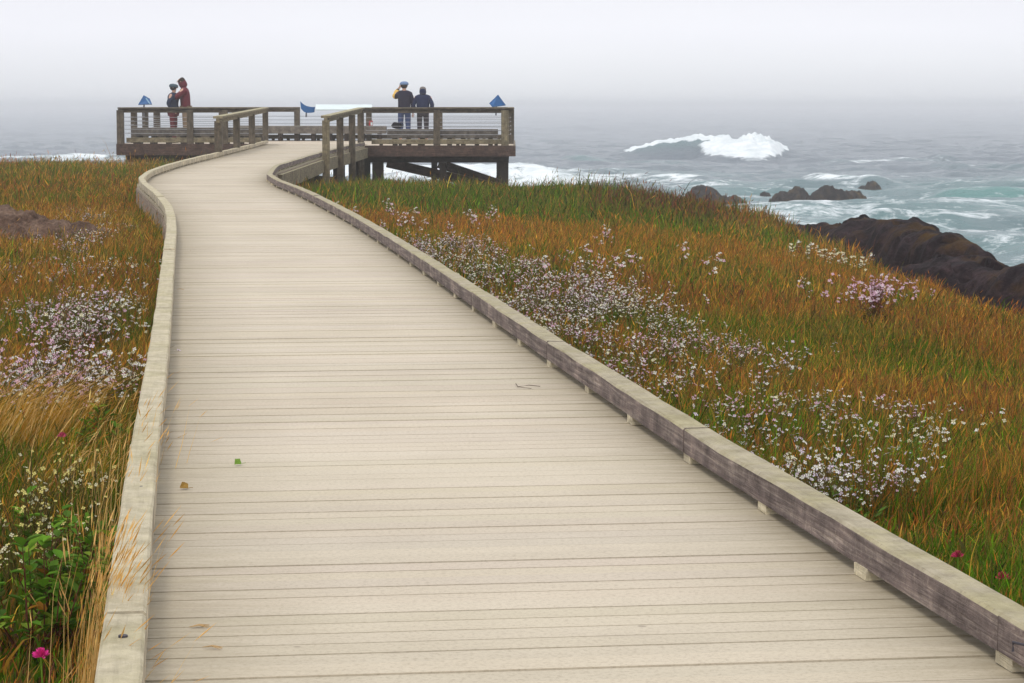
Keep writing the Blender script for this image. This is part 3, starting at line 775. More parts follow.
slab('stripe', [(145.5, 98.4, 68.5), (149.5, 104.0, 68.5), (150.6, 103.6, 68.5), (146.5, 98.0, 68.5)], yb, 0.006, MAT['pale_blue_panel'], r)
mb = MB(); mb.tube([(X_(145, 68.7), 68.75, RAILZ - 0.25), (X_(145.5, 68.7), 68.78, RAILZ + 0.12)], 0.025, 8); mb.build('bracket', MAT['steel'], r)
r = tag(empty('information_panel', (0, 0, 0)), 'curled blue panel standing beside the long white panel', 'information panel', 'blue information panels on the railing')
mb = MB(); n = 8; top = [(300.2, 101.2), (302, 103.0), (304, 104.6), (306.2, 105.8), (308.5, 106.4), (310.8, 106.8), (313, 107.0), (315.2, 106.9)]
bot = [(301.0, 108.6), (302.4, 110.3), (304, 111.8), (306, 112.7), (308.3, 112.9), (310.5, 112.8), (312.6, 112.6), (314.4, 112.2)]
Yp = [yb - 0.12 + 0.22 * (i / 7 - 0.4) ** 2 for i in range(8)]
for dy in (0, 0.02):
    for q, Yq in zip(top, Yp): mb.v.append(tuple(UD(q[0], q[1], Yq + dy)))
    for q, Yq in zip(bot, Yp): mb.v.append(tuple(UD(q[0], q[1], Yq + dy)))
for i in range(7):
    mb.face((8 + i, 9 + i, 1 + i, i)); mb.face((16 + i, 17 + i, 25 + i, 24 + i)); mb.face((i, i + 1, 17 + i, 16 + i)); mb.face((8 + i, 24 + i, 25 + i, 9 + i))
mb.face((0, 16, 24, 8)); mb.face((7, 15, 31, 23)); mb.build('board', MAT['blue_panel'], r)
mb = MB(); mb.tube([(X_(307, yb), yb + 0.0, RAILZ - 0.3), (X_(307.5, yb), yb - 0.02, RAILZ - 0.1)], 0.025, 8); mb.build('bracket', MAT['steel'], r)
r = tag(empty('information_panel', (0, 0, 0)), 'long white information panel with green print at the gap in the rear rail', 'information panel')
wht = slab('board', [(315.6, 110.4, yb - 0.22), (372, 110.4, yb - 0.22), (372, 105.4, yb + 0.2), (315.6, 105.4, yb + 0.2)], yb, 0.03, MAT['white_panel'], r)
for q0, q1, m_ in ((327.5, 337, 'green_print'), (352, 361.5, 'green_print'), (364, 367, 'blue_panel'), (368, 370.5, 'pale_blue_panel'), (317, 322, 'pale_blue_panel')):
    def q(px, t): return (px, 110.4 - 5.0 * t, yb - 0.25 + 0.42 * t)
    slab('print', [q(q0, .62), q(q1, .62), q(q1, .9), q(q0, .9)], yb, 0.004, MAT[m_], r)
for px in (369.5,):
    mb = MB(); mb.tube([(X_(px, yb), yb + 0.0, RAILZ - 0.19), (X_(px, yb), yb + 0.02, RAILZ - 0.06)], 0.02, 8); mb.build('bracket', MAT['steel'], r)
r = tag(empty('notice_sign', (0, 0, 0)), 'small red and white notice fixed to the post behind the right bench', 'sign')
x = X_(371, yb)
pbox('board', MAT['red_print'], x - 0.04, x + 0.08, yb - 0.1, yb - 0.085, 0.38, 0.60, parent=r)
pbox('print', MAT['white_panel'], x + 0.01, x + 0.07, yb - 0.106, yb - 0.101, 0.46, 0.55, parent=r)

# ------------------------------------------------------------------ people
def skin_obj(name, verts, edges, radii, mat, parent, sub=2, root=0, extra=None):
    me = bpy.data.meshes.new(name); me.from_pydata([tuple(v) for v in verts], edges, [])
    o = bpy.data.objects.new(name, me); COL.objects.link(o)
    sk = o.modifiers.new('skin', 'SKIN'); sk.use_smooth_shade = True
    if not me.skin_vertices: me.attributes  # layer is made with the modifier
    for i, rr in enumerate(radii):
        d = me.skin_vertices[0].data[i]; d.radius = rr if isinstance(rr, tuple) else (rr, rr); d.use_root = (i == root)
    sb = o.modifiers.new('sub', 'SUBSURF'); sb.levels = sub; sb.render_levels = sub
    dg = bpy.context.evaluated_depsgraph_get(); ev = o.evaluated_get(dg); m2 = bpy.data.meshes.new_from_object(ev)
    o.modifiers.clear(); old = o.data; o.data = m2; m2.name = name; bpy.data.meshes.remove(old)
    m2.materials.clear(); m2.materials.append(mat)
    if extra:
        bm = bmesh.new(); bm.from_mesh(m2); extra(bm); bm.to_mesh(m2); bm.free()
    m2.polygons.foreach_set('use_smooth', np.ones(len(m2.polygons), bool))
    o.parent = parent; return o

def person(loc, yaw, h, label, jacket, trousers, sleeve=None, shoes='black', armL='down', armR='down', headtilt=(0, 0), lean=0.0, hat=None, hair='hair', hood=False, wide=1.0, group=None):
    """figure faces local -Y before yaw (towards the camera); yaw in degrees"""
    root = tag(empty('person', loc, R(yaw)), label, 'person', group); k = h / 1.75
    V = lambda x, y, z: Vector((x * k, (y - lean * max(0, z - 0.95)) * k, z * k))
    w = wide
    J = dict(pel=V(0, 0, .95), waist=V(0, 0, 1.08), chest=V(0, .0, 1.30), neck=V(0, .01, 1.46), nb=V(0, .0, 1.51))
    hx, hy = headtilt
    hc = V(hx * .5, hy * .5, 1.62); J['head'] = hc; J['top'] = V(hx, hy, 1.70)
    legs = {}
    for s, n in ((-1, 'r'), (1, 'l')):
        legs[n] = [V(s * .095, 0, .90), V(s * .105, -.01, .50), V(s * .11, .01, .09), V(s * .125, -.13, .035)]
    def arm(s, mode):
        sh = V(s * .19 * w, 0, 1.41)
        if mode == 'down': return [sh, V(s * .245 * w, .02, 1.13), V(s * .24 * w, -.05, .88), V(s * .235 * w, -.07, .79)]
        if mode == 'pocket': return [sh, V(s * .27 * w, .05, 1.14), V(s * .18 * w, -.08, .96), V(s * .15 * w, -.12, .91)]
        if mode == 'face': return [sh, V(s * .27 * w, -.12, 1.27), V(s * .17 * w, -.17, 1.53), V(s * .10 * w, -.15, 1.60)]
        if mode == 'hug': return [sh, V(s * .25 * w, -.18, 1.22), V(s * .12 * w, -.30, 1.16), V(s * .06 * w, -.33, 1.17)]
        if mode == 'fold': return [sh, V(s * .26 * w, -.08, 1.14), V(s * .06 * w, -.22, 1.13), V(-s * .02 * w, -.22, 1.12)]
    arms = {n: arm(s, m) for s, n, m in ((-1, 'r', armR), (1, 'l', armL))}
    # body: one continuous skinned surface
    verts = [J['pel'], J['waist'], J['chest'], J['neck'], J['nb'], J['head'], J['top']]
    rad = [(.135 * k, .10 * k), (.12 * k, .09 * k), (.145 * k, .10 * k), (.055 * k, .055 * k), (.055 * k, .055 * k), (.075 * k, .095 * k), (.055 * k, .07 * k)]
    edges = [(0, 1), (1, 2), (2, 3), (3, 4), (4, 5), (5, 6)]
    for n in 'rl':
        b = len(verts); verts += legs[n]; rad += [.085 * k, .055 * k, .038 * k, (.035 * k, .03 * k)]; edges += [(0, b), (b, b + 1), (b + 1, b + 2), (b + 2, b + 3)]
        b = len(verts); verts += arms[n]; rad += [.055 * k, .04 * k, .028 * k, (.035 * k, .018 * k)]; edges += [(2, b), (b, b + 1), (b + 1, b + 2), (b + 2, b + 3)]
    def fingers(bm):
        for n in 'rl':
            wr, pa = arms[n][2], arms[n][3]; d = (pa - wr).normalized(); sd = d.orthogonal().normalized(); up = d.cross(sd)
            for i, L in enumerate((.065, .075, .07, .055)):
                o0 = pa + sd * (i - 1.5) * .019 * k
                p = [o0, o0 + d * L * .5 * k, o0 + (d * .9 + up * .35).normalized() * L * k]; add_tube(bm, p, [.009 * k, .008 * k, .006 * k])
            o0 = pa - d * .03 * k + sd * .03 * k; add_tube(bm, [o0, o0 + (d + sd).normalized() * .035 * k, o0 + (d * 1.4 + sd).normalized() * .06 * k], [.011 * k, .009 * k, .007 * k])
        # nose and ears on the head
        hc_ = J['head']
        for off, sc in (((0, -.105, -.005), .016), ((.082, .0, 0), .02), ((-.082, .0, 0), .02)):
            bmesh.ops.create_icosphere(bm, subdivisions=2, radius=sc * k, matrix=Matrix.Translation(hc_ + Vector(off) * k))
        for sx_ in (-1, 1): bmesh.ops.create_icosphere(bm, subdivisions=1, radius=.011 * k, matrix=Matrix.Translation(hc_ + Vector((.032 * sx_, -.088, .02)) * k))
    skin_obj('body', verts, edges, rad, MAT['skin'], root, extra=fingers)
    # jacket
    verts = [V(0, 0, .86), V(0, 0, 1.04), V(0, .01, 1.24), V(0, .01, 1.37), V(0, .015, 1.50)]
    rad = [(.20 * k * w, .15 * k), (.19 * k * w, .145 * k), (.195 * k * w, .15 * k), (.135 * k * w, .125 * k), (.09 * k, .095 * k)]
    edges = [(0, 1), (1, 2), (2, 3), (3, 4)]
    sl = []
    for n in 'rl':
        a = arms[n]; b = len(verts); verts += [a[0] * .9 + Vector((0, 0, .1 * a[0].z - .05 * k)), a[1], a[2]]; rad += [.085 * k, .072 * k, .055 * k]; edges += [(3, b), (b, b + 1), (b + 1, b + 2)]
    skin_obj('jacket', verts, edges, rad, MAT[jacket], root)
    if sleeve:
        n, mat = sleeve; a = arms[n]; m0 = a[0].lerp(a[1], .25)
        skin_obj('sleeve', [m0, a[1], a[1].lerp(a[2], .9)], [(0, 1), (1, 2)], [.11 * k, .105 * k, .08 * k], MAT[mat], root)
    verts = [V(0, 0, .96)]; rad = [(.15 * k, .115 * k)]; edges = []
    for n in 'rl':
        b = len(verts); L = legs[n]; verts += [L[0], L[1], L[2].lerp(L[1], .05)]; rad += [.105 * k, .078 * k, .062 * k]; edges += [(0, b), (b, b + 1), (b + 1, b + 2)]
    skin_obj('trousers', verts, edges, rad, MAT[trousers], root)
    for n in 'rl':
        L = legs[n]; a = L[2].copy(); a.z = .05 * k; bb = L[3]
        skin_obj('shoe', [a + Vector((0, .04 * k, 0)), a, bb], [(0, 1), (1, 2)], [(.045 * k, .05 * k), (.05 * k, .05 * k), (.042 * k, .034 * k)], MAT[shoes], root, sub=1)
    hc_ = J['head']; d = (J['top'] - J['neck']).normalized()
    if hood:
        skin_obj('hood', [J['neck'] + Vector((0, .03 * k, -.02 * k)), hc_ + Vector((0, .025 * k, -.02 * k)), J['top'] + Vector((0, .02 * k, .01 * k))], [(0, 1), (1, 2)], [(.125 * k, .12 * k), (.112 * k, .125 * k), (.075 * k, .085 * k)], MAT[jacket], root)
    if hat:
        o = skin_obj('cap', [hc_ + Vector((0, .015 * k, -.015 * k)), hc_ + Vector((0, .01 * k, .05 * k)), J['top'] + Vector((0, .005 * k, .035 * k))], [(0, 1), (1, 2)], [(.135 * k, .15 * k), (.145 * k, .155 * k), (.10 * k, .11 * k)], MAT[hat], root)
    if hair:
        skin_obj('hair', [hc_ + Vector((0, .035 * k, -.10 * k)), hc_ + Vector((0, .025 * k, .02 * k)), J['top'] + Vector((0, .01 * k, .0))], [(0, 1), (1, 2)], [(.095 * k, .085 * k), (.115 * k, .12 * k), (.09 * k, .10 * k)], MAT[hair], root)
    return root

def add_tube(bm, pts, rad, n=6):
    rings = []
    for i, p in enumerate(pts):
        d = (pts[min(i + 1, len(pts) - 1)] - pts[max(i - 1, 0)]).normalized(); a = d.orthogonal().normalized(); c = d.cross(a)
        rings.append([bm.verts.new(p + (a * math.cos(6.2832 * k / n) + c * math.sin(6.2832 * k / n)) * rad[i]) for k in range(n)])
    for r0, r1 in zip(rings[:-1], rings[1:]):
        for k in range(n): bm.faces.new((r0[k], r0[(k + 1) % n], r1[(k + 1) % n], r1[k]))
    bm.faces.new(rings[-1]); bm.faces.new(rings[0][::-1])

def pl(px, Y): return (X_(px, Y), Y, 0.006)
YP = 70.2
# local -Y is "forward": yaw 180 looks out to sea
person(pl(174.8, 67.9), 80, 1.68, 'person in a dark navy coat and red trousers, embraced by the one in maroon', 'navy', 'red_trouser', armL='pocket', armR='pocket', hat='slate', lean=0.05, wide=1.3, hair='hair')
person(pl(187.4, 68.0), -88, 1.86, 'person in hooded maroon jacket and tan trousers bending over a companion in navy', 'maroon', 'tan', armL='hug', armR='hug', hood=True, headtilt=(0, -0.10), lean=0.10, wide=1.1)
person(pl(404.8, 68.2), 180, 1.75, 'person with pale blue cap and yellow sleeve raising both hands to the face', 'dark_jacket', 'jeans', sleeve=('l', 'yellow'), armL='face', armR='down', hat='grey_blue', hair='hair')
person(pl(423.3, 68.2), 180, 1.62, 'person in a dark blue hooded jacket and charcoal trousers looking out to sea', 'blue_jacket', 'charcoal', armL='pocket', armR='pocket', hood=True, wide=1.12, hair='grey_hair', headtilt=(0, -0.03))

# backpack on the bench
def blobmesh(name, parent, mat, segs, sub=3):
    bm = bmesh.new()
    for (c, s) in segs:
        m = Matrix.Translation(c) @ Matrix.Diagonal((*s, 1)); bmesh.ops.create_icosphere(bm, subdivisions=sub, radius=1, matrix=m)
    for v in bm.verts: v.co += Vector(mn.noise_vector(v.co * 9)) * 0.012
    me = bpy.data.meshes.new(name); bm.to_mesh(me); bm.free(); me.materials.append(MAT[mat]); me.polygons.foreach_set('use_smooth', np.ones(len(me.polygons), bool))
    o = bpy.data.objects.new(name, me); COL.objects.link(o); o.parent = parent; return o
bx = X_(397.5, 63.9)
bag = tag(empty('backpack', (bx, 63.86, 0.442)), 'black backpack lying on the bench beside the standing pair', 'backpack')
blobmesh('pack_body', bag, 'black', [((0, 0, .085), (.15, .11, .085)), ((-.05, .02, .12), (.08, .08, .06))])
blobmesh('front_pocket', bag, 'black', [((.04, -.11, .06), (.08, .04, .05))], 2)
mb = MB(); mb.tube([(.08, .02, .13), (.12, -.02, .18), (.17, -.05, .12), (.16, -.04, .03)], .012, 6); mb.build('strap', MAT['black'], bag)

# ------------------------------------------------------------------ rocks
def rock_hf(name, label, lumps, zb, mat, cat='rock', amp=0.3, fs=1.0, res=0.05, group=None, seed=0, skirt=0.5):
    """lumps: (cx, cy, rx, ry, ztop); one craggy surface wrapped over them"""
    x0 = min(l[0] - l[2] for l in lumps) - .8; x1 = max(l[0] + l[2] for l in lumps) + .8; y0 = min(l[1] - l[3] for l in lumps) - .8; y1 = max(l[1] + l[3] for l in lumps) + .8
    xs_ = np.arange(x0, x1, res); ys_ = np.arange(y0, y1, res); X, Y = np.meshgrid(xs_, ys_)
    wx = X + 0.9 * fs * (fbm(X, Y, 1.6 * fs, 300 + seed) - .5) + .35 * fs * (fbm(X, Y, .5 * fs, 301 + seed) - .5); wy = Y + 1.2 * fs * (fbm(X, Y, 1.6 * fs, 310 + seed) - .5)
    acc = np.zeros_like(X); K = 5.0 / fs
    for (cx, cy, rx, ry, zt) in lumps:
        r_ = (np.abs((wx - cx) / rx) ** 2.3 + np.abs((wy - cy) / ry) ** 2.3); h = (zt - zb) * np.where(r_ < 1, np.clip(1 - r_, 0, 1) ** .55, -(r_ - 1) * .8); acc += np.exp(np.clip(K * h, -60, 60))
    Hh = np.log(acc + 1e-9) / K
    up = sstep(-.2, .5 * fs, Hh)
    rid = 1 - np.abs(2 * fbm(X, Y, 1.1 * fs, 320 + seed, 5) - 1) * 2.2
    rid2 = 1 - np.abs(2 * fbm(X + .5 * Y, Y, .33 * fs, 330 + seed, 4) - 1) * 2.2
    Z = zb + Hh + up * amp * ((rid - .45) + .42 * (rid2 - .45)) - amp * .3
    Z += up * .07 * fs * np.sign(vnoise(X / .45 / fs, Y / .6 / fs, 340 + seed) - .5)*(vnoise(X/.2/fs, Y/.2/fs, 341+seed))
    V = np.stack([X.ravel() - lumps[0][0], Y.ravel() - lumps[0][1], Z.ravel() - zb], 1); nx = len(xs_); ny = len(ys_)
    i = np.arange(nx - 1)[None, :] + np.arange(ny - 1)[:, None] * nx; Fq = np.stack([i, i + 1, i + 1 + nx, i + nx], -1).reshape(-1, 4)
    keep = (Z.ravel()[Fq] > zb - skirt).any(1); Fq = Fq[keep]
    used = np.unique(Fq); rm = np.full(len(V), -1); rm[used] = np.arange(len(used))
    o = np_mesh(name, V[used], [rm[Fq]], mat, smooth=True); o.location = (lumps[0][0], lumps[0][1], zb); return tag(o, label, cat, group)
def lump(px0, px1, ytop, Y, depth):
    x0 = X_(px0, Y); x1 = X_(px1, Y); return ((x0 + x1) / 2, Y, (x1 - x0) / 2, depth, HC - (ytop - YH) * Y / F)
L = [lump(770, 945, 219, 41.0, 3.2), lump(840, 975, 222, 39.0, 3.0), lump(880, 992, 230, 37.0, 2.8), lump(920, 1008, 238, 35.2, 2.2),
     lump(850, 1060, 254, 31.5, 2.6), lump(925, 1150, 263, 29.5, 2.8), lump(1000, 1360, 264, 27.5, 3.2), lump(720, 870, 223, 43.0, 2.6)]
rock_hf('rock_outcrop', 'large dark shore outcrop with rusty seaweed patches beyond the right edge of the meadow', L, -3.8, MAT['rock'], amp=.07, fs=1.0, res=.045, skirt=1.0)
def searock(pxs, label, py, seed, grp='rocks standing in the surf'):
    Y = SH * F / (py - YH); rr = np.random.default_rng(seed)
    L = [lump(a, b_, yt, Y + rr.uniform(-.4, .4), (b_ - a) / F * Y * 0.5) for (a, b_, yt) in pxs]
    rock_hf('sea_rock', label, L, SZ - .1, MAT['rock_sea'], amp=.19, fs=.8, res=.05, group=grp, seed=seed)
searock([(681, 722, 186), (708, 748, 195)], 'pair of low brown rocks just past the bushes, left of the others', 209, 1)
searock([(768, 795, 192), (786, 812, 187)], 'low grey brown rock touching the left side of the big seaweed rock', 207, 2)
searock([(804, 838, 184), (822, 852, 189), (838, 869, 191), (810, 864, 194)], 'largest brown seaweed covered rock standing in white surf', 210, 3)
searock([(853, 868, 186), (863, 878, 181)], 'tiny dark rock farthest out, right of the surf splash', 191, 4)
searock([(762, 773, 191)], 'tiny wet rock tip left of the low grey brown rock', 197, 5)
L = [lump(-90, 92, 208, 25.3, 0.8), lump(-20, 140, 221, 24.7, 0.5), lump(-190, 30, 212, 25.9, 0.9)]
rock_hf('boulder', 'low brown boulder half buried in the grass left of the boardwalk', L, -.75, MAT['boulder'], cat='boulder', amp=.07, fs=.35, res=.014, seed=9)

# ------------------------------------------------------------------ vegetation
G_ = {  # base colours (albedo)
 'green': (0.075, 0.155, 0.008), 'bright': (0.15, 0.28, 0.012), 'olive': (0.15, 0.135, 0.012), 'rust': (0.29, 0.09, 0.012), 'orange': (0.46, 0.185, 0.016),
 'straw': (0.50, 0.30, 0.06), 'gold': (0.47, 0.255, 0.025), 'dark': (0.022, 0.040, 0.006), 'wine': (0.12, 0.03, 0.018), 'pale': (0.62, 0.43, 0.19)}
names = list(G_); PAL = np.array([G_[k] for k in names]) * np.array([.80, .80, .72]); ix = {k: i for i, k in enumerate(names)}

def blades_arrays(P, h, w, lean, col, tipcol=None, nseg=3):
    """P (n,3) roots; lean (n,2) tip offset; returns verts, faces, cols"""
    n = len(P); yaw = rng.uniform(0, np.pi, n); wv = np.stack([np.cos(yaw), np.sin(yaw) * 0.5, 0 * yaw], 1)
    ts = [0, .38, .74]; wf = [.8, 1.0, .6]
    out = np.zeros((n, 7, 3)); cc = np.zeros((n, 7, 3)); kink = rng.normal(0, 0.05, (n, 2)) * h[:, None]
    tip = tipcol if tipcol is not None else col
    for i, (t, f) in enumerate(zip(ts, wf)):
        c = P.copy(); c[:, 2] += h * t; c[:, :2] += lean * (t ** 1.9) + kink * math.sin(t * 3.14)
        out[:, 2 * i] = c - wv * (w * f / 2)[:, None]; out[:, 2 * i + 1] = c + wv * (w * f / 2)[:, None]
        q = col * (1 - t) + tip * t; cc[:, 2 * i] = q; cc[:, 2 * i + 1] = q
    c = P.copy(); L2 = (lean ** 2).sum(1) ** .5; c[:, 2] += np.maximum(h - 0.35 * L2 ** 2 / np.maximum(h, .05), 0.25 * h); c[:, :2] += lean; out[:, 6] = c; cc[:, 6] = tip
    b = np.arange(n)[:, None] * 7
    q = np.concatenate([b + np.array([[0, 1, 3, 2]]), b + np.array([[2, 3, 5, 4]])]); t = b + np.array([[4, 5, 6]])
    return out.reshape(-1, 3), q, t, cc.reshape(-1, 3), c

def heads_arrays(T, L, w, dirv, col):
    """small spindle seed heads: two crossed rhombs"""
    n = len(T); V = np.zeros((n, 8, 3)); ang = rng.uniform(0, np.pi, n)
    d = dirv / np.linalg.norm(dirv, axis=1)[:, None]
    for j, a in enumerate((ang, ang + np.pi / 2)):
        s = np.stack([np.cos(a), np.sin(a), 0 * a], 1) * (w / 2)[:, None]
        V[:, j * 4 + 0] = T - d * (L * .2)[:, None]; V[:, j * 4 + 1] = T + s + d * (L * .3)[:, None]; V[:, j * 4 + 2] = T + d * (L * .9)[:, None]; V[:, j * 4 + 3] = T - s + d * (L * .3)[:, None]
    b = np.arange(n)[:, None] * 8; q = np.concatenate([b + np.array([[0, 1, 2, 3]]), b + np.array([[4, 5, 6, 7]])])
    return V.reshape(-1, 3), q, np.repeat(col, 8, 0)

def inside_walk(x, y, m=0.0):
    return (x > xl(y) - KW - m) & (x < xr(y) + KW + m)

def scatter(n, x0f, x1f, y0, y1):
    u = rng.uniform(0, 1, n); y = y0 + (y1 - y0) * u; a = x0f(y); b = x1f(y); x = a + (b - a) * rng.uniform(0, 1, n); return x, y

def choose(wts):
    wts = np.maximum(wts, 0); c = np.cumsum(wts, 1); c /= c[:, -1:]; r_ = rng.uniform(0, 1, len(wts))[:, None]; return (r_ > c).sum(1)

def meadow_weights(x, y):
    n = len(x); px = 512 + F * x / y; Wt = np.zeros((n, len(names)))
    r = x - xr(y); l = xl(y) - x; right = r > 0
    n1 = fbm(x, y, 1.7, 101); n2 = fbm(x, y, 0.5, 102); n3 = fbm(x, y, 4.0, 103)
    a = sstep(.44, .56, n1); g2 = sstep(.44, .58, n2); g3 = sstep(.46, .56, n3)
    kerbg = np.exp(-np.clip(r, 0, 99) / 0.55) * sstep(26, 14, y)
    near = sstep(10, 7.5, y); band = np.exp(-((r - .6) / .8) ** 2) * sstep(30, 20, y)
    lush = (1 - a) * (.35 + .65 * (1 - g2))
    W_r = {'rust': .35 + 1.9 * a, 'orange': .45 + .9 * a * (1 - g2) + 2.8 * sstep(19, 26, y) * (y < 33), 'olive': 1.3 + 1.6 * (1 - a) * g2, 'green': .7 + 5.2 * lush + 3.4 * kerbg + 1.4 * near + 1.6 * band,
           'bright': .10 + 1.3 * lush * g3 + 1.2 * kerbg + .7 * near * g2 + .5 * band, 'gold': .8 + .7 * g3, 'straw': .18, 'dark': .6 + .8 * lush, 'wine': .15 + .7 * a * g2}
    strip = sstep(29.5, 33, y + 4.0 * (n2 - .5)) * sstep(760, 700, px); bush = strip * sstep(565, 640, px + 110 * (n2 - .5)) * sstep(35, 39, y)
    for k, v in W_r.items(): Wt[:, ix[k]] += np.where(right, v * (1 - strip), 0)
    for k, v in {'green': 2.6, 'bright': .7 * n2 * 1.6, 'olive': 1.8, 'dark': 1.1, 'rust': .45, 'gold': .35}.items(): Wt[:, ix[k]] += np.where(right, v * strip * (1 - bush), 0)
    for k, v in {'wine': 2.0, 'rust': .9, 'dark': 1.5, 'olive': .9, 'green': .8}.items(): Wt[:, ix[k]] += np.where(right, v * bush, 0)
    # left-hand meadow
    farl = sstep(30, 40, y); lk = np.exp(-np.clip(l, 0, 99) / 0.35)
    nearl = sstep(7.0, 5.8, y)
    W_l = {'rust': .4 + 1.2 * a, 'orange': .4 + .7 * a, 'gold': .7 + 1.1 * g3 * a, 'straw': .25 + 1.6 * g3 * a, 'olive': 1.2 + 1.2 * (1 - a), 'green': .9 + 4.6 * lush + 2.8 * lk + 3.2 * farl + 2.2 * nearl, 'bright': .15 + .6 * lk, 'dark': .5 + .6 * nearl, 'wine': .15}
    for k, v in W_l.items(): Wt[:, ix[k]] += np.where(right, 0, v)
    return Wt

VV, QQ, TT, CC = [], [], [], []; off = 0
def push(v, q, t, c):
    global off
    VV.append(v); CC.append(c)
    if q is not None: QQ.append(q + off)
    if t is not None: TT.append(t + off)
    off += len(v)

def sow(n, x0f, x1f, y0, y1, hm, wm, leanx=0.0, headp=0.2, headw=1.0, hfun=None):
    x, y = scatter(n, x0f, x1f, y0, y1)
    k = ~inside_walk(x, y, 0.012) & ~((x < xl(y)) & (y < 7.6) & (rng.uniform(0, 1, len(x)) < .45 * sstep(7.6, 6.6, y))) & (edge_sd(x, y) < 0.6); x = x[k]; y = y[k]; n = len(x)
    if n == 0: return
    ci = choose(meadow_weights(x, y)); col = PAL[ci] * rng.lognormal(0, .30, (n, 1)) * (1 + rng.normal(0, .06, (n, 3)))
    clump = 0.55 + 0.9 * fbm(x, y, 0.45, 110)
    h = hm * clump * rng.lognormal(0, .28, n)
    green = np.isin(ci, [ix['green'], ix['bright'], ix['dark']]); dryc = ~green
    if hfun is not None: h = h * hfun(x, y)
    h = np.where(green, h * 0.9, h)
    w = wm * rng.lognormal(0, .3, n) * np.where(green, 1.25, 0.85)
    P = np.stack([x, y, gz(x, y) - 0.01], 1)
    la = rng.normal(0, .30, (n, 2)) * h[:, None]; la[:, 0] += leanx * h
    hi = ~inside_walk(x + la[:, 0], y + la[:, 1], -0.02) | (dryc & (x < xl(y)) & (rng.uniform(0, 1, n) < .4)); la *= np.where(hi, 1, .25)[:, None]
    tip = col * (1 + 0.35 * rng.uniform(0, 1, (n, 1))) + np.where(dryc, .03, 0)[:, None]
    v, q, t, c, T = blades_arrays(P, h, w, la, col, tip); push(v, q, t, c)
    m = dryc & (rng.uniform(0, 1, n) < headp)
    if m.any():
        d = np.stack([la[m, 0] * 1.6, la[m, 1], h[m] * .8], 1); hc = col[m] * 1.15 + .02
        T2 = T[m]; L = rng.uniform(.02, .045, m.sum()) * (0.6 + wm / .004); ww = np.maximum(wm * 1.6 * headw, .0045) * rng.uniform(.7, 1.3, m.sum())
        v, q, c = heads_arrays(T2, L, ww, d, hc); push(v, q, None, c)

fr = lambda m: (lambda y: (512 + m) / F * y)
rside0 = lambda y: xr(y) + KW + 0.005
rside1 = lambda y: np.minimum(0.30 * y + 0.8, 12)
lside1 = lambda y: xl(y) - KW - 0.005
lside0 = lambda y: -0.245 * y - 0.9
# short thatch everywhere + taller culms
nearleft = lambda x, y: .40 + .60 * sstep(6.4, 8.2, y)
edgelow = lambda x, y: (1 - .35 * sstep(-2.5, 0, edge_sd(x, y)))
sow(90000, rside0, rside1, 4.6, 9.5, .115, .0024, .12, .15, hfun=lambda x, y: .75 + 1.0 * sstep(.46, .6, fbm(x, y, .7, 404)))
sow(120000, rside0, rside1, 9.5, 17, .13, .0034, .10, .2, hfun=edgelow)
sow(130000, rside0, rside1, 17, 31, .15, .0053, .10, .2, hfun=edgelow)
sow(140000, rside0, rside1, 31, 62, .17, .0095, .05, .1, hfun=lambda x, y: (.45 + 1.1 * fbm(x, y, 1.1, 405, 3)) * (1 + .45 * np.exp(-((512 + F * x / y - 620) / 60.) ** 2) * sstep(34, 40, y)))
sow(36000, lside0, lside1, 4.3, 9.0, .19, .0028, .18, .2, hfun=nearleft)
sow(80000, lside0, lside1, 9.0, 17, .17, .0036, .18, .25)
sow(95000, lside0, lside1, 17, 33, .16, .0053, .12, .25, hfun=lambda x, y: 1 - .6 * np.exp(-((512 + F * x / y - 20) / 90.) ** 2 - ((y - 23.6) / 1.6) ** 2))
sow(100000, lside0, lside1, 33, 66, .18, .0095, .08, .15, hfun=lambda x, y: .45 + 1.15 * fbm(x, y, 1.2, 406, 3))
sow(16000, rside0, lambda y: rside0(y) + 1.3, 5, 20, .085, .0095, .1, 0)
sow(12000, lambda y: lside1(y) - .8, lside1, 5, 20, .10, .0095, .1, 0)
sow(8000, lambda y: 0 * y + XL - 3, lambda y: 0 * y + XR + 1, 62, 68, .2, .012, 0, .1)
grass = np_mesh('meadow_grass', np.concatenate(VV), [np.concatenate(QQ), np.concatenate(TT)], MAT['veg'], cols=np.clip(np.concatenate(CC), 0.004, 0.9))
tag(grass, 'meadow of green, rust and straw coloured grass on both sides of the boardwalk', 'grass', kind='stuff')

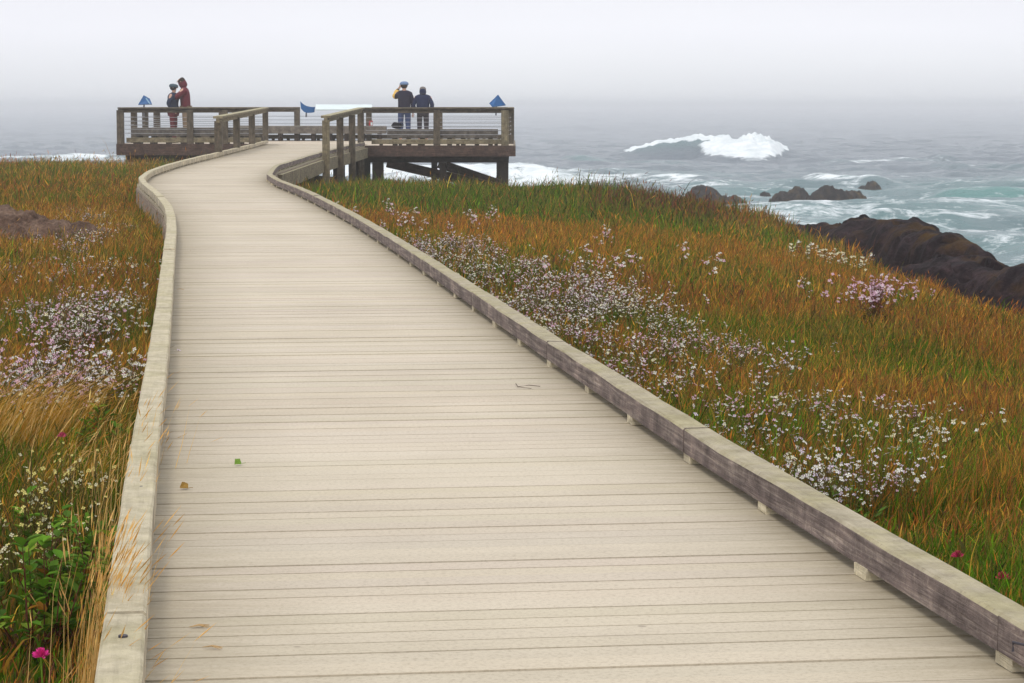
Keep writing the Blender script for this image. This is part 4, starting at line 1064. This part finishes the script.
# ---- dry tufts hanging over the left kerb and in the left meadow
def tuft(px, py, z, n, length, lean, label, colors=('straw', 'pale', 'pale'), w=.0022, name='dry_grass_tuft', spread=.05, group=None, head=True, drop=0.0):
    x, y = U(px, py, z); g0 = float(gz(x, y))
    P = np.stack([rng.normal(0, spread, n), rng.normal(0, spread, n), np.full(n, -0.01)], 1)
    h = length * rng.uniform(.72, 1.05, n); la = np.stack([rng.normal(lean, .25 * abs(lean) + .05, n), rng.normal(0, .16, n)], 1) * h[:, None]
    col = PAL[[ix[c] for c in np.array(colors)[rng.integers(0, len(colors), n)]]] * rng.lognormal(0, .15, (n, 1))
    v, q, t, c, T = blades_arrays(P, h, np.full(n, w) * 1.35 * rng.lognormal(0, .3, n), la, col, col * 1.15)
    fl_q = [q]; fl_t = [t]; vs = [v]; cs = [c]
    if head:
        d = np.stack([la[:, 0], la[:, 1], 0.25 * h], 1)
        v2, q2, c2 = heads_arrays(T, rng.uniform(.03, .065, n), rng.uniform(.0022, .0042, n), d, col * 1.1); fl_q.append(q2 + len(v)); vs.append(v2); cs.append(c2)
    o = np_mesh(name, np.concatenate(vs), [np.concatenate(fl_q), np.concatenate(fl_t)], MAT['veg'], cols=np.clip(np.concatenate(cs), 0, .9))
    o.location = (x, y, g0); return tag(o, label, 'grass tuft', group)
grp = 'dry grass tufts by the left kerb'; PAL[ix['pale']] = (.66, .43, .16); PAL[ix['straw']] = (.52, .29, .07)
tuft(93, 800, -.33, 150, .55, .11, 'thick blond tuft of dry grass spilling over the left kerb in the foreground', group=grp, spread=.022, w=.0015)
tuft(80, 860, -.33, 40, .44, .2, 'sparse straw tuft at the bottom edge beside the left kerb', group=grp)
tuft(108, 640, -.33, 32, .52, .10, 'thin golden tuft brushing the left kerb above the blond one', group=grp, w=.0018)
tuft(124, 572, -.33, 42, .52, .12, 'small golden tuft crossing the left kerb beside the yellow flowers', group=grp, w=.0018)
tuft(15, 470, -.3, 520, .44, .5, 'broad swept clump of tan grass at the left edge above the yellow flowers', group=grp, spread=.15, colors=('straw', 'gold', 'pale'), w=.0026)
tuft(66, 520, -.3, 160, .36, .6, 'wind bent tan grass clump behind the yellow flowers', group=grp, spread=.12, colors=('straw', 'gold', 'pale'), w=.0022)

# ---- flowering plants: each a thing, blossoms its part
def flower_proto(seed, petal, n, hgt, spread, petalr, leafc, petal2=None, stemc=(0.11, 0.085, 0.03)):
    r_ = np.random.default_rng(seed); V = []; Fq = []; C = []; BV = []; BF = []; BC = []
    def quad(V, Fq, C, a, b, c, d, col):
        i = len(V); V.extend([a, b, c, d]); Fq.append((i, i + 1, i + 2, i + 3)); C.extend([col] * 4)
    nst = max(4, n // 5)
    for s in range(nst):
        base = np.array([r_.normal(0, .02), r_.normal(0, .02), -.01]); a = r_.uniform(0, 6.283); rr = spread * abs(r_.normal(0, .8)); H_ = hgt * r_.uniform(.65, 1.08)
        tip = np.array([math.cos(a) * rr + .04, math.sin(a) * rr, H_]); mid = base * .5 + tip * .5 + np.array([r_.normal(0, .02), r_.normal(0, .02), .03])
        pts = [base, mid, tip]; sc = np.array(stemc) * r_.uniform(.7, 1.3)
        for p, q in zip(pts[:-1], pts[1:]):
            for sd in (np.array([.0016, 0, 0]), np.array([0, .0016, 0])): quad(V, Fq, C, p - sd, p + sd, q + sd * .6, q - sd * .6, sc)
        for k in range(7):   # leaves low on the stem
            t = r_.uniform(.05, .7); p = base * (1 - t) + tip * t; a2 = r_.uniform(0, 6.283); L = r_.uniform(.03, .07) * (1.1 - t); dv = np.array([math.cos(a2), math.sin(a2), .5]); sv = np.array([-math.sin(a2), math.cos(a2), 0]) * L * .28
            lc = np.array(leafc) * r_.lognormal(0, .25); quad(V, Fq, C, p, p + dv * L * .5 + sv, p + dv * L, p + dv * L * .5 - sv, lc)
        for k in range(n // nst):
            off_ = np.array([r_.normal(0, .02), r_.normal(0, .02), r_.uniform(-.07, .015)]); c = tip + off_
            for sd in (np.array([.0009, 0, 0]),): quad(V, Fq, C, tip - sd - np.array([0, 0, .09]), tip + sd - np.array([0, 0, .09]), c + sd, c - sd, sc)
            nrm = np.array([r_.normal(0, .6), -.45 + r_.normal(0, .45), 1]); nrm /= np.linalg.norm(nrm); e1 = np.cross(nrm, [0, 1, .2]); e1 /= np.linalg.norm(e1); e2 = np.cross(nrm, e1)
            ro = r_.uniform(0, 1.57); pc = np.array(petal if (petal2 is None or r_.random() < .6) else petal2) * r_.uniform(.85, 1.1); pr = petalr * r_.uniform(.5, 1.35)
            for j in range(4):
                t = ro + j * 1.5708; d = e1 * math.cos(t) + e2 * math.sin(t); s_ = -e1 * math.sin(t) + e2 * math.cos(t)
                quad(BV, BF, BC, c, c + d * pr * .7 + s_ * pr * .42 + nrm * pr * .15, c + d * pr, c + d * pr * .7 - s_ * pr * .42 + nrm * pr * .15, pc)
            quad(BV, BF, BC, c + nrm * .002 + e1 * pr * .18, c + nrm * .002 + e2 * pr * .18, c + nrm * .002 - e1 * pr * .18, c + nrm * .002 - e2 * pr * .18, np.array([.5, .42, .08]))
    def mk(nm, V, Fq, C):
        o = np_mesh(nm, np.array(V), [np.array(Fq)], MAT['veg'], cols=np.clip(np.array(C), 0, .95)); me = o.data; bpy.data.objects.remove(o); return me
    return mk('wildflower_stems', V, Fq, C), mk('blossoms', BV, BF, BC)
WHT = (.78, .76, .70); PNK = (.66, .40, .52); LIL = (.66, .56, .68); YEL = (.70, .62, .22); CRM = (.74, .70, .48); MAG = (.55, .04, .25)
protos = {'white': [flower_proto(s, WHT, 64, .33, .26, .0092, (.09, .16, .02), LIL if s % 2 else CRM) for s in (1, 2, 3, 4, 5, 6)],
          'pink': [flower_proto(s, PNK, 66, .32, .25, .0088, (.10, .12, .02), WHT) for s in (11, 12, 13)],
          'yellow': [flower_proto(s, YEL, 18, .30, .11, .0062, (.10, .12, .02), CRM) for s in (21, 22)],
          'far': [flower_proto(s, WHT, 18, .34, .13, .016, (.09, .12, .02), PNK) for s in (31, 32)],
          'cream': [flower_proto(s, CRM, 26, .30, .16, .017, (.10, .14, .02), WHT) for s in (41, 42)],
          'purple': [flower_proto(s, (.70, .45, .58), 330, .44, .26, .0145, (.10, .06, .03), (.74, .62, .68), (.12, .04, .03)) for s in (51,)]}
def plant(kind, x, y, label, group, sc=1.0, name='wildflower', dz=0.0, cat='wildflower'):
    st_, bl = random.choice(protos[kind])
    o = bpy.data.objects.new(name, st_); COL.objects.link(o); o.location = (x, y, float(gz(x, y)) + dz); o.rotation_euler = (0, 0, random.uniform(-.6, .6)); o.scale = (sc, sc, sc)
    tag(o, label, cat, group); b = bpy.data.objects.new('blossoms', bl); COL.objects.link(b); b.parent = o; return o

def place_band(n, yr_, xf, kinds, label, group, sc=(.8, 1.2), thr=.45, seed=0, uni=False):
    k = 0; tries = 0
    while k < n and tries < n * 60:
        tries += 1; y = random.uniform(*yr_) if uni else math.exp(random.uniform(math.log(yr_[0]), math.log(yr_[1]))); a, b_ = xf(y); x = random.uniform(a, b_)
        if bool(inside_walk(np.array([x]), np.array([y]), 0.05)[0]): continue
        if float(fbm(np.array([x]), np.array([y]), .8, 200 + seed)[0]) < thr + random.uniform(-.12, .06): continue
        kd = random.choice(kinds); plant(kd, x, y, label[kd], group[kd], random.uniform(*sc)); k += 1
lab = {'white': 'white flowering stem in the flower band along the right kerb', 'pink': 'pinkish flowering stem in the flower band along the right kerb', 'far': 'small pale flowering stem in the rusty grass right of the boardwalk'}
gp = {'white': 'white flowers along the right kerb', 'pink': 'pink flowers along the right kerb', 'far': 'scattered pale flowers in the right meadow'}
def bandx(y):
    k = float(xr(y)) + KW
    w = np.interp(y, [6.5, 8, 10, 14, 19, 26, 32], [.35, .95, 1.45, 1.5, 1.3, 1.1, .6]); return (k + .17, k + w)
place_band(150, (7.8, 22), bandx, ['white', 'pink'], lab, gp, sc=(.55, .95), thr=.40, uni=True)
place_band(26, (16, 31), lambda y: (float(xr(y)) + .1, float(xr(y)) + 3.0), ['far'], lab, gp, sc=(.7, 1.0), thr=.5, seed=3)
place_band(10, (7.4, 9.2), lambda y: (float(xr(y)) + .25, float(xr(y)) + .7), ['white'], lab, gp, sc=(.7, .95), thr=.3, seed=4)
lab = {'white': 'white flowering stem close against the left kerb', 'pink': 'lilac pink flowering stem in the meadow left of the boardwalk', 'yellow': 'small yellow flower stem near the left kerb in the foreground'}
gp = {'white': 'white flowers beside the left kerb', 'pink': 'pink flowers in the left meadow', 'yellow': 'yellow flowers beside the left kerb'}
place_band(30, (9.4, 13.5), lambda y: (float(xl(y)) - KW - .55, float(xl(y)) - KW - .26), ['white', 'white', 'pink'], lab, gp, thr=.42, seed=6)
place_band(42, (13.5, 30), lambda y: (float(xl(y)) - KW - 1.25, float(xl(y)) - KW - .22), ['pink', 'pink', 'white'], lab, gp, sc=(.6, .95), thr=.46, seed=7)
place_band(26, (6.2, 8.0), lambda y: (float(xl(y)) - KW - .60, float(xl(y)) - KW - .14), ['yellow'], lab, gp, thr=.35, seed=8)
for (px, py) in ((4, 440), (22, 432), (45, 425), (12, 425), (64, 418)):
    x, y = U(px, py, -.3); plant('pink', x, y, lab['pink'], gp['pink'], .9)
x, y = U(872, 342, -.5); plant('purple', x, y, 'rounded bush dotted with mauve pink flowers alone in the right meadow', None, .80, 'flowering_bush', cat='flowering bush')
for i, (px, py) in enumerate(((805, 252), (822, 250), (838, 252), (850, 258), (828, 258), (862, 262), (790, 250))):
    x, y = U(px, py, -.65); plant('cream', x, y, 'cream flower clump at the meadow edge in front of the dark outcrop', 'cream flowers below the dark outcrop', .9)

# single magenta blooms, each told apart
def bloom(px, py, z, r0, label, name='pink_flower', col=MAG, tall=.2):
    """flower head of many narrow florets on its own stem"""
    x, y = U(px, py, z); g = float(gz(x, y)); root = tag(empty(name, (x, y, g)), label, 'flower'); hh = z - g
    mb = MB(); mb.tube([(0, 0, -.01), (.004, 0, hh * .5), (0, 0, hh)], .0022, 6); st_ = mb.build('stem', MAT['leaf_green'], root)
    V = []; Fq = []; C = []
    for k in range(60):
        a = random.uniform(0, 6.283); e = random.uniform(.05, 1.5); d = Vector((math.cos(a) * math.cos(e), math.sin(a) * math.cos(e), math.sin(e))); s_ = d.orthogonal().normalized() * r0 * .13; c = Vector((0, 0, hh)); i = len(V)
        V += [tuple(c), tuple(c + d * r0 * .7 + s_), tuple(c + d * r0), tuple(c + d * r0 * .7 - s_)]; Fq.append((i, i + 1, i + 2, i + 3)); C += [np.array(col) * random.uniform(.8, 1.4)] * 4
    o = np_mesh('petals', np.array(V), [np.array(Fq)], MAT['veg'], cols=np.clip(np.array(C), 0, .95)); o.parent = root
bloom(41, 657, -.10, .022, 'bright magenta bloom low in the grass at the bottom left', col=(.75, .06, .32))
bloom(62, 437, -.12, .020, 'dusky pink bloom in the left meadow above the yellow flowers', col=(.5, .08, .16))
bloom(957.6, 557, -.16, .020, 'dusky red bloom behind the right kerb, the farther of two', col=(.42, .04, .10))
bloom(1003, 579, -.16, .022, 'dusky red bloom behind the right kerb nearest the frame edge', col=(.45, .05, .09))

# leafy shrub, bottom left
def shrub(px, py, z, label, n_st=16, hgt=.34, spread=.20, name='leafy_shrub'):
    x, y = U(px, py, z); root = tag(empty(name, (x, y, float(gz(x, y)))), label, 'shrub')
    mb = MB(); V = []; Fq = []; C = []
    for s in range(n_st):
        a = random.uniform(0, 6.283); rr = random.uniform(.05, spread); H_ = hgt * random.uniform(.55, 1.0)
        p0 = Vector((random.gauss(0, .02), random.gauss(0, .02), -.02)); p2 = Vector((math.cos(a) * rr, math.sin(a) * rr, H_)); p1 = p0.lerp(p2, .5) + Vector((math.cos(a) * .03, math.sin(a) * .03, -.02))
        mb.tube([p0, p1, p2], [.003, .0022, .0012], 5)
        for k in range(13):
            t = random.uniform(.3, 1.03); p = (p0.lerp(p1, t * 2) if t < .5 else p1.lerp(p2, t * 2 - 1)); a2 = random.uniform(0, 6.283); L = random.uniform(.028, .06)
            d = Vector((math.cos(a2), math.sin(a2), random.uniform(-.1, .9))).normalized(); s_ = d.cross(Vector((0, 0, 1))).normalized() * L * .3; up = s_.cross(d).normalized() * L * .12
            i = len(V); pts = [p, p + d * L * .3 + s_ * .9 + up, p + d * L * .7 + s_ * .85 + up, p + d * L, p + d * L * .7 - s_ * .85 + up, p + d * L * .3 - s_ * .9 + up, p + d * L * .5]
            V += [tuple(q) for q in pts]; 
            for f in ((0, 1, 6, 5), (1, 2, 4 + 2, 6), (2, 3, 4, 6), (4, 5, 6, 6)):
                pass
            Fq += [(i, i + 1, i + 6), (i + 1, i + 2, i + 6), (i + 2, i + 3, i + 6), (i + 3, i + 4, i + 6), (i + 4, i + 5, i + 6), (i + 5, i, i + 6)]
            base = random.choice([(.13, .27, .025), (.17, .32, .03), (.09, .20, .02), (.20, .28, .03), (.11, .21, .03)])
            if random.random() < .04: base = (.45, .2, .03)
            C += [np.array(base) * random.uniform(.75, 1.2)] * 7
    mb.build('stems', MAT['wine_stem'], root)
    o = np_mesh('leaves', np.array(V), [np.array(Fq)], MAT['veg'], cols=np.clip(np.array(C), 0, .95)); o.parent = root
MAT['wine_stem'] = simple('red_stem', (0.11, 0.035, 0.02), 0.6, 0.2, 40)
shrub(28, 665, -.33, 'broad leaved green shrub with red stems at the left frame edge')
shrub(86, 655, -.33, 'broad leaved green shrub touching the left kerb', 16, .36, .15)
shrub(60, 585, -.33, 'small leafy shrub behind the other two at the bottom left', 9, .26, .15)
shrub(100, 480, -.33, 'dark leafy plant beside the left kerb below the white flowers', 12, .28, .12)

# ---- litter on the deck
def leaf(px, py, label, mat, L=.02, rot=0.3):
    x, y = U(px, py, 0.0); mb = MB(); n = 8; top = []
    for k in range(n):
        a = 6.283 * k / n; rr = L * (.55 + .45 * abs(math.cos(a))) * random.uniform(.7, 1.15); top.append((math.cos(a) * rr, math.sin(a) * rr * .9, .003 + (.012 if k in (1, 2, 3) else .0) + random.uniform(0, .006)))
    mb.v = top + [(a, b, c - .0012) for a, b, c in top] + [(0, 0, .012), (0, 0, .0105)]
    for k in range(n): mb.face((k, (k + 1) % n, 2 * n)); mb.face((n + (k + 1) % n, n + k, 2 * n + 1)); mb.face((k, n + k, n + (k + 1) % n, (k + 1) % n))
    mb.tube([(L * .9, 0, .005), (L * 1.7, .004, .006)], .0008, 5)
    o = mb.build('fallen_leaf', MAT[mat]); o.location = (x, y, 0.002); o.rotation_euler = (0, 0, rot); tag(o, label, 'leaf')
leaf(238, 466, 'small green leaf lying on the boards', 'leaf_green', .016, .5)
leaf(184, 490, 'small ochre leaf lying on the boards near the left kerb', 'leaf_brown', .015, -.2)
x, y = U(521, 388); mb = MB(); mb.tube([(-.02, .12, .003), (-.012, -.02, .006), (.03, .02, .008), (.075, .015, .004)], .0014, 5); mb.tube([(-.012, -.02, .006), (.04, -.06, .004)], .001, 5)
o = mb.build('twig', MAT['twig']); o.location = (x, y, 0.001); tag(o, 'thin dark twig lying in the middle of the boards', 'twig')
MAT['straw_m'] = simple('dry_straw', (0.42, 0.27, 0.12), 0.7, 0.2, 60)
for i, (px, py, lb) in enumerate(((199, 628, 'dry straw ear lying on the boards beside the blond tuft'), (212, 649, 'curled straw wisp on the boards, nearest the bottom edge'), (180, 290, 'small reddish straw wisp on the boards by the left kerb bend'))):
    x, y = U(px, py); mb = MB()
    for k in range(5):
        a = random.uniform(-.4, .4); mb.tube([(-.02, 0, .002), (0, a * .012, .006), (.022, a * .05, .002)], [.0006, .0011, .0004], 5)
    o = mb.build('straw_wisp', MAT['straw_m']); o.location = (x, y, .001); o.rotation_euler = (0, 0, random.uniform(-.3, .3)); tag(o, lb, 'straw')

# ------------------------------------------------------------------ air, sky, light
hz = bpy.data.meshes.new('haze'); bm = bmesh.new(); bmesh.ops.create_cube(bm, size=1, matrix=Matrix.Translation((0, 2000, -1.6)) @ Matrix.Diagonal((9000, 5200, 9.6, 1))); bm.to_mesh(hz); bm.free()
ho = bpy.data.objects.new('haze', hz); COL.objects.link(ho)
lo = float(min(v.co.z for v in ground.data.vertices)) - 1.0
for v in hz.vertices: v.co.z = lo if v.co.z < -1.6 else 3.0
tag(ho, 'pale sea fog lying over the water and shore', 'haze', kind='stuff')
m = bpy.data.materials.new('sea_fog'); m.use_nodes = True; nt = m.node_tree; nt.nodes.remove(nt.nodes['Principled BSDF'])
pv = nt.nodes.new('ShaderNodeVolumePrincipled'); pv.inputs['Density'].default_value = 0.00125; pv.inputs['Anisotropy'].default_value = 0.85; pv.inputs['Color'].default_value = (0.995, 0.995, 1.0, 1)
nt.links.new(pv.outputs[0], nt.nodes['Material Output'].inputs['Volume']); hz.materials.append(m)

SUN_EL, SUN_AZ = 50.0, 200.0
wd = bpy.data.worlds.new('World'); S.world = wd; wd.use_nodes = True; nt = wd.node_tree
bg = nt.nodes['Background']; sky = nt.nodes.new('ShaderNodeTexSky'); sky.sky_type = 'NISHITA'; sky.sun_disc = False
sky.sun_elevation = R(SUN_EL); sky.sun_rotation = R(SUN_AZ); sky.air_density = 1.5; sky.dust_density = 4
tc = nt.nodes.new('ShaderNodeTexCoord'); sx = nt.nodes.new('ShaderNodeSeparateXYZ'); nt.links.new(tc.outputs['Generated'], sx.inputs[0])
az = mmath(nt, 'ABSOLUTE', sx.outputs[2])
cloud = ramp(nt, az, [(0.0, (0.68, 0.69, 0.72)), (0.008, (0.725, 0.735, 0.768)), (0.018, (0.785, 0.793, 0.83)), (0.03, (0.825, 0.828, 0.878)), (0.05, (0.79, 0.793, 0.842)), (0.2, (0.94, 0.95, 1.0)), (1.0, (0.98, 0.99, 1.02))])
mp = nt.nodes.new('ShaderNodeMapping'); mp.inputs['Scale'].default_value = (3, 3, 14); nt.links.new(tc.outputs['Generated'], mp.inputs['Vector'])
cn = noise_n(nt, 1.6, 4, mp.outputs[0], 0.5)
cloud = mixc(nt, 1.0, cloud, ramp(nt, cn, [(0.3, (0.97, 0.97, 0.975)), (0.7, (1.02, 1.02, 1.015))]), 'MULTIPLY')
cl10 = mixc(nt, 1.0, cloud, (10.7, 10.78, 10.82), 'MULTIPLY')
fin = mixc(nt, 0.97, sky.outputs[0], cl10)
nt.links.new(fin, bg.inputs['Color']); bg.inputs['Strength'].default_value = 0.1
sl = bpy.data.lights.new('sun', 'SUN'); sl.energy = 1.2; sl.angle = R(14); sl.color = (1, 0.96, 0.90)
so = bpy.data.objects.new('sun', sl); COL.objects.link(so)
dirv = Vector((math.sin(R(SUN_AZ)) * math.cos(R(SUN_EL)), math.cos(R(SUN_AZ)) * math.cos(R(SUN_EL)), math.sin(R(SUN_EL))))
so.rotation_euler = dirv.to_track_quat('Z', 'Y').to_euler()
S.view_settings.view_transform = 'Standard'; S.view_settings.look = 'None'; S.view_settings.exposure = 0.12; S.view_settings.gamma = 1
S.render.engine = 'CYCLES'; S.cycles.max_bounces = 6; S.cycles.diffuse_bounces = 3; S.cycles.glossy_bounces = 2; S.cycles.transmission_bounces = 3; S.cycles.volume_bounces = 2
S.cycles.use_denoising = True
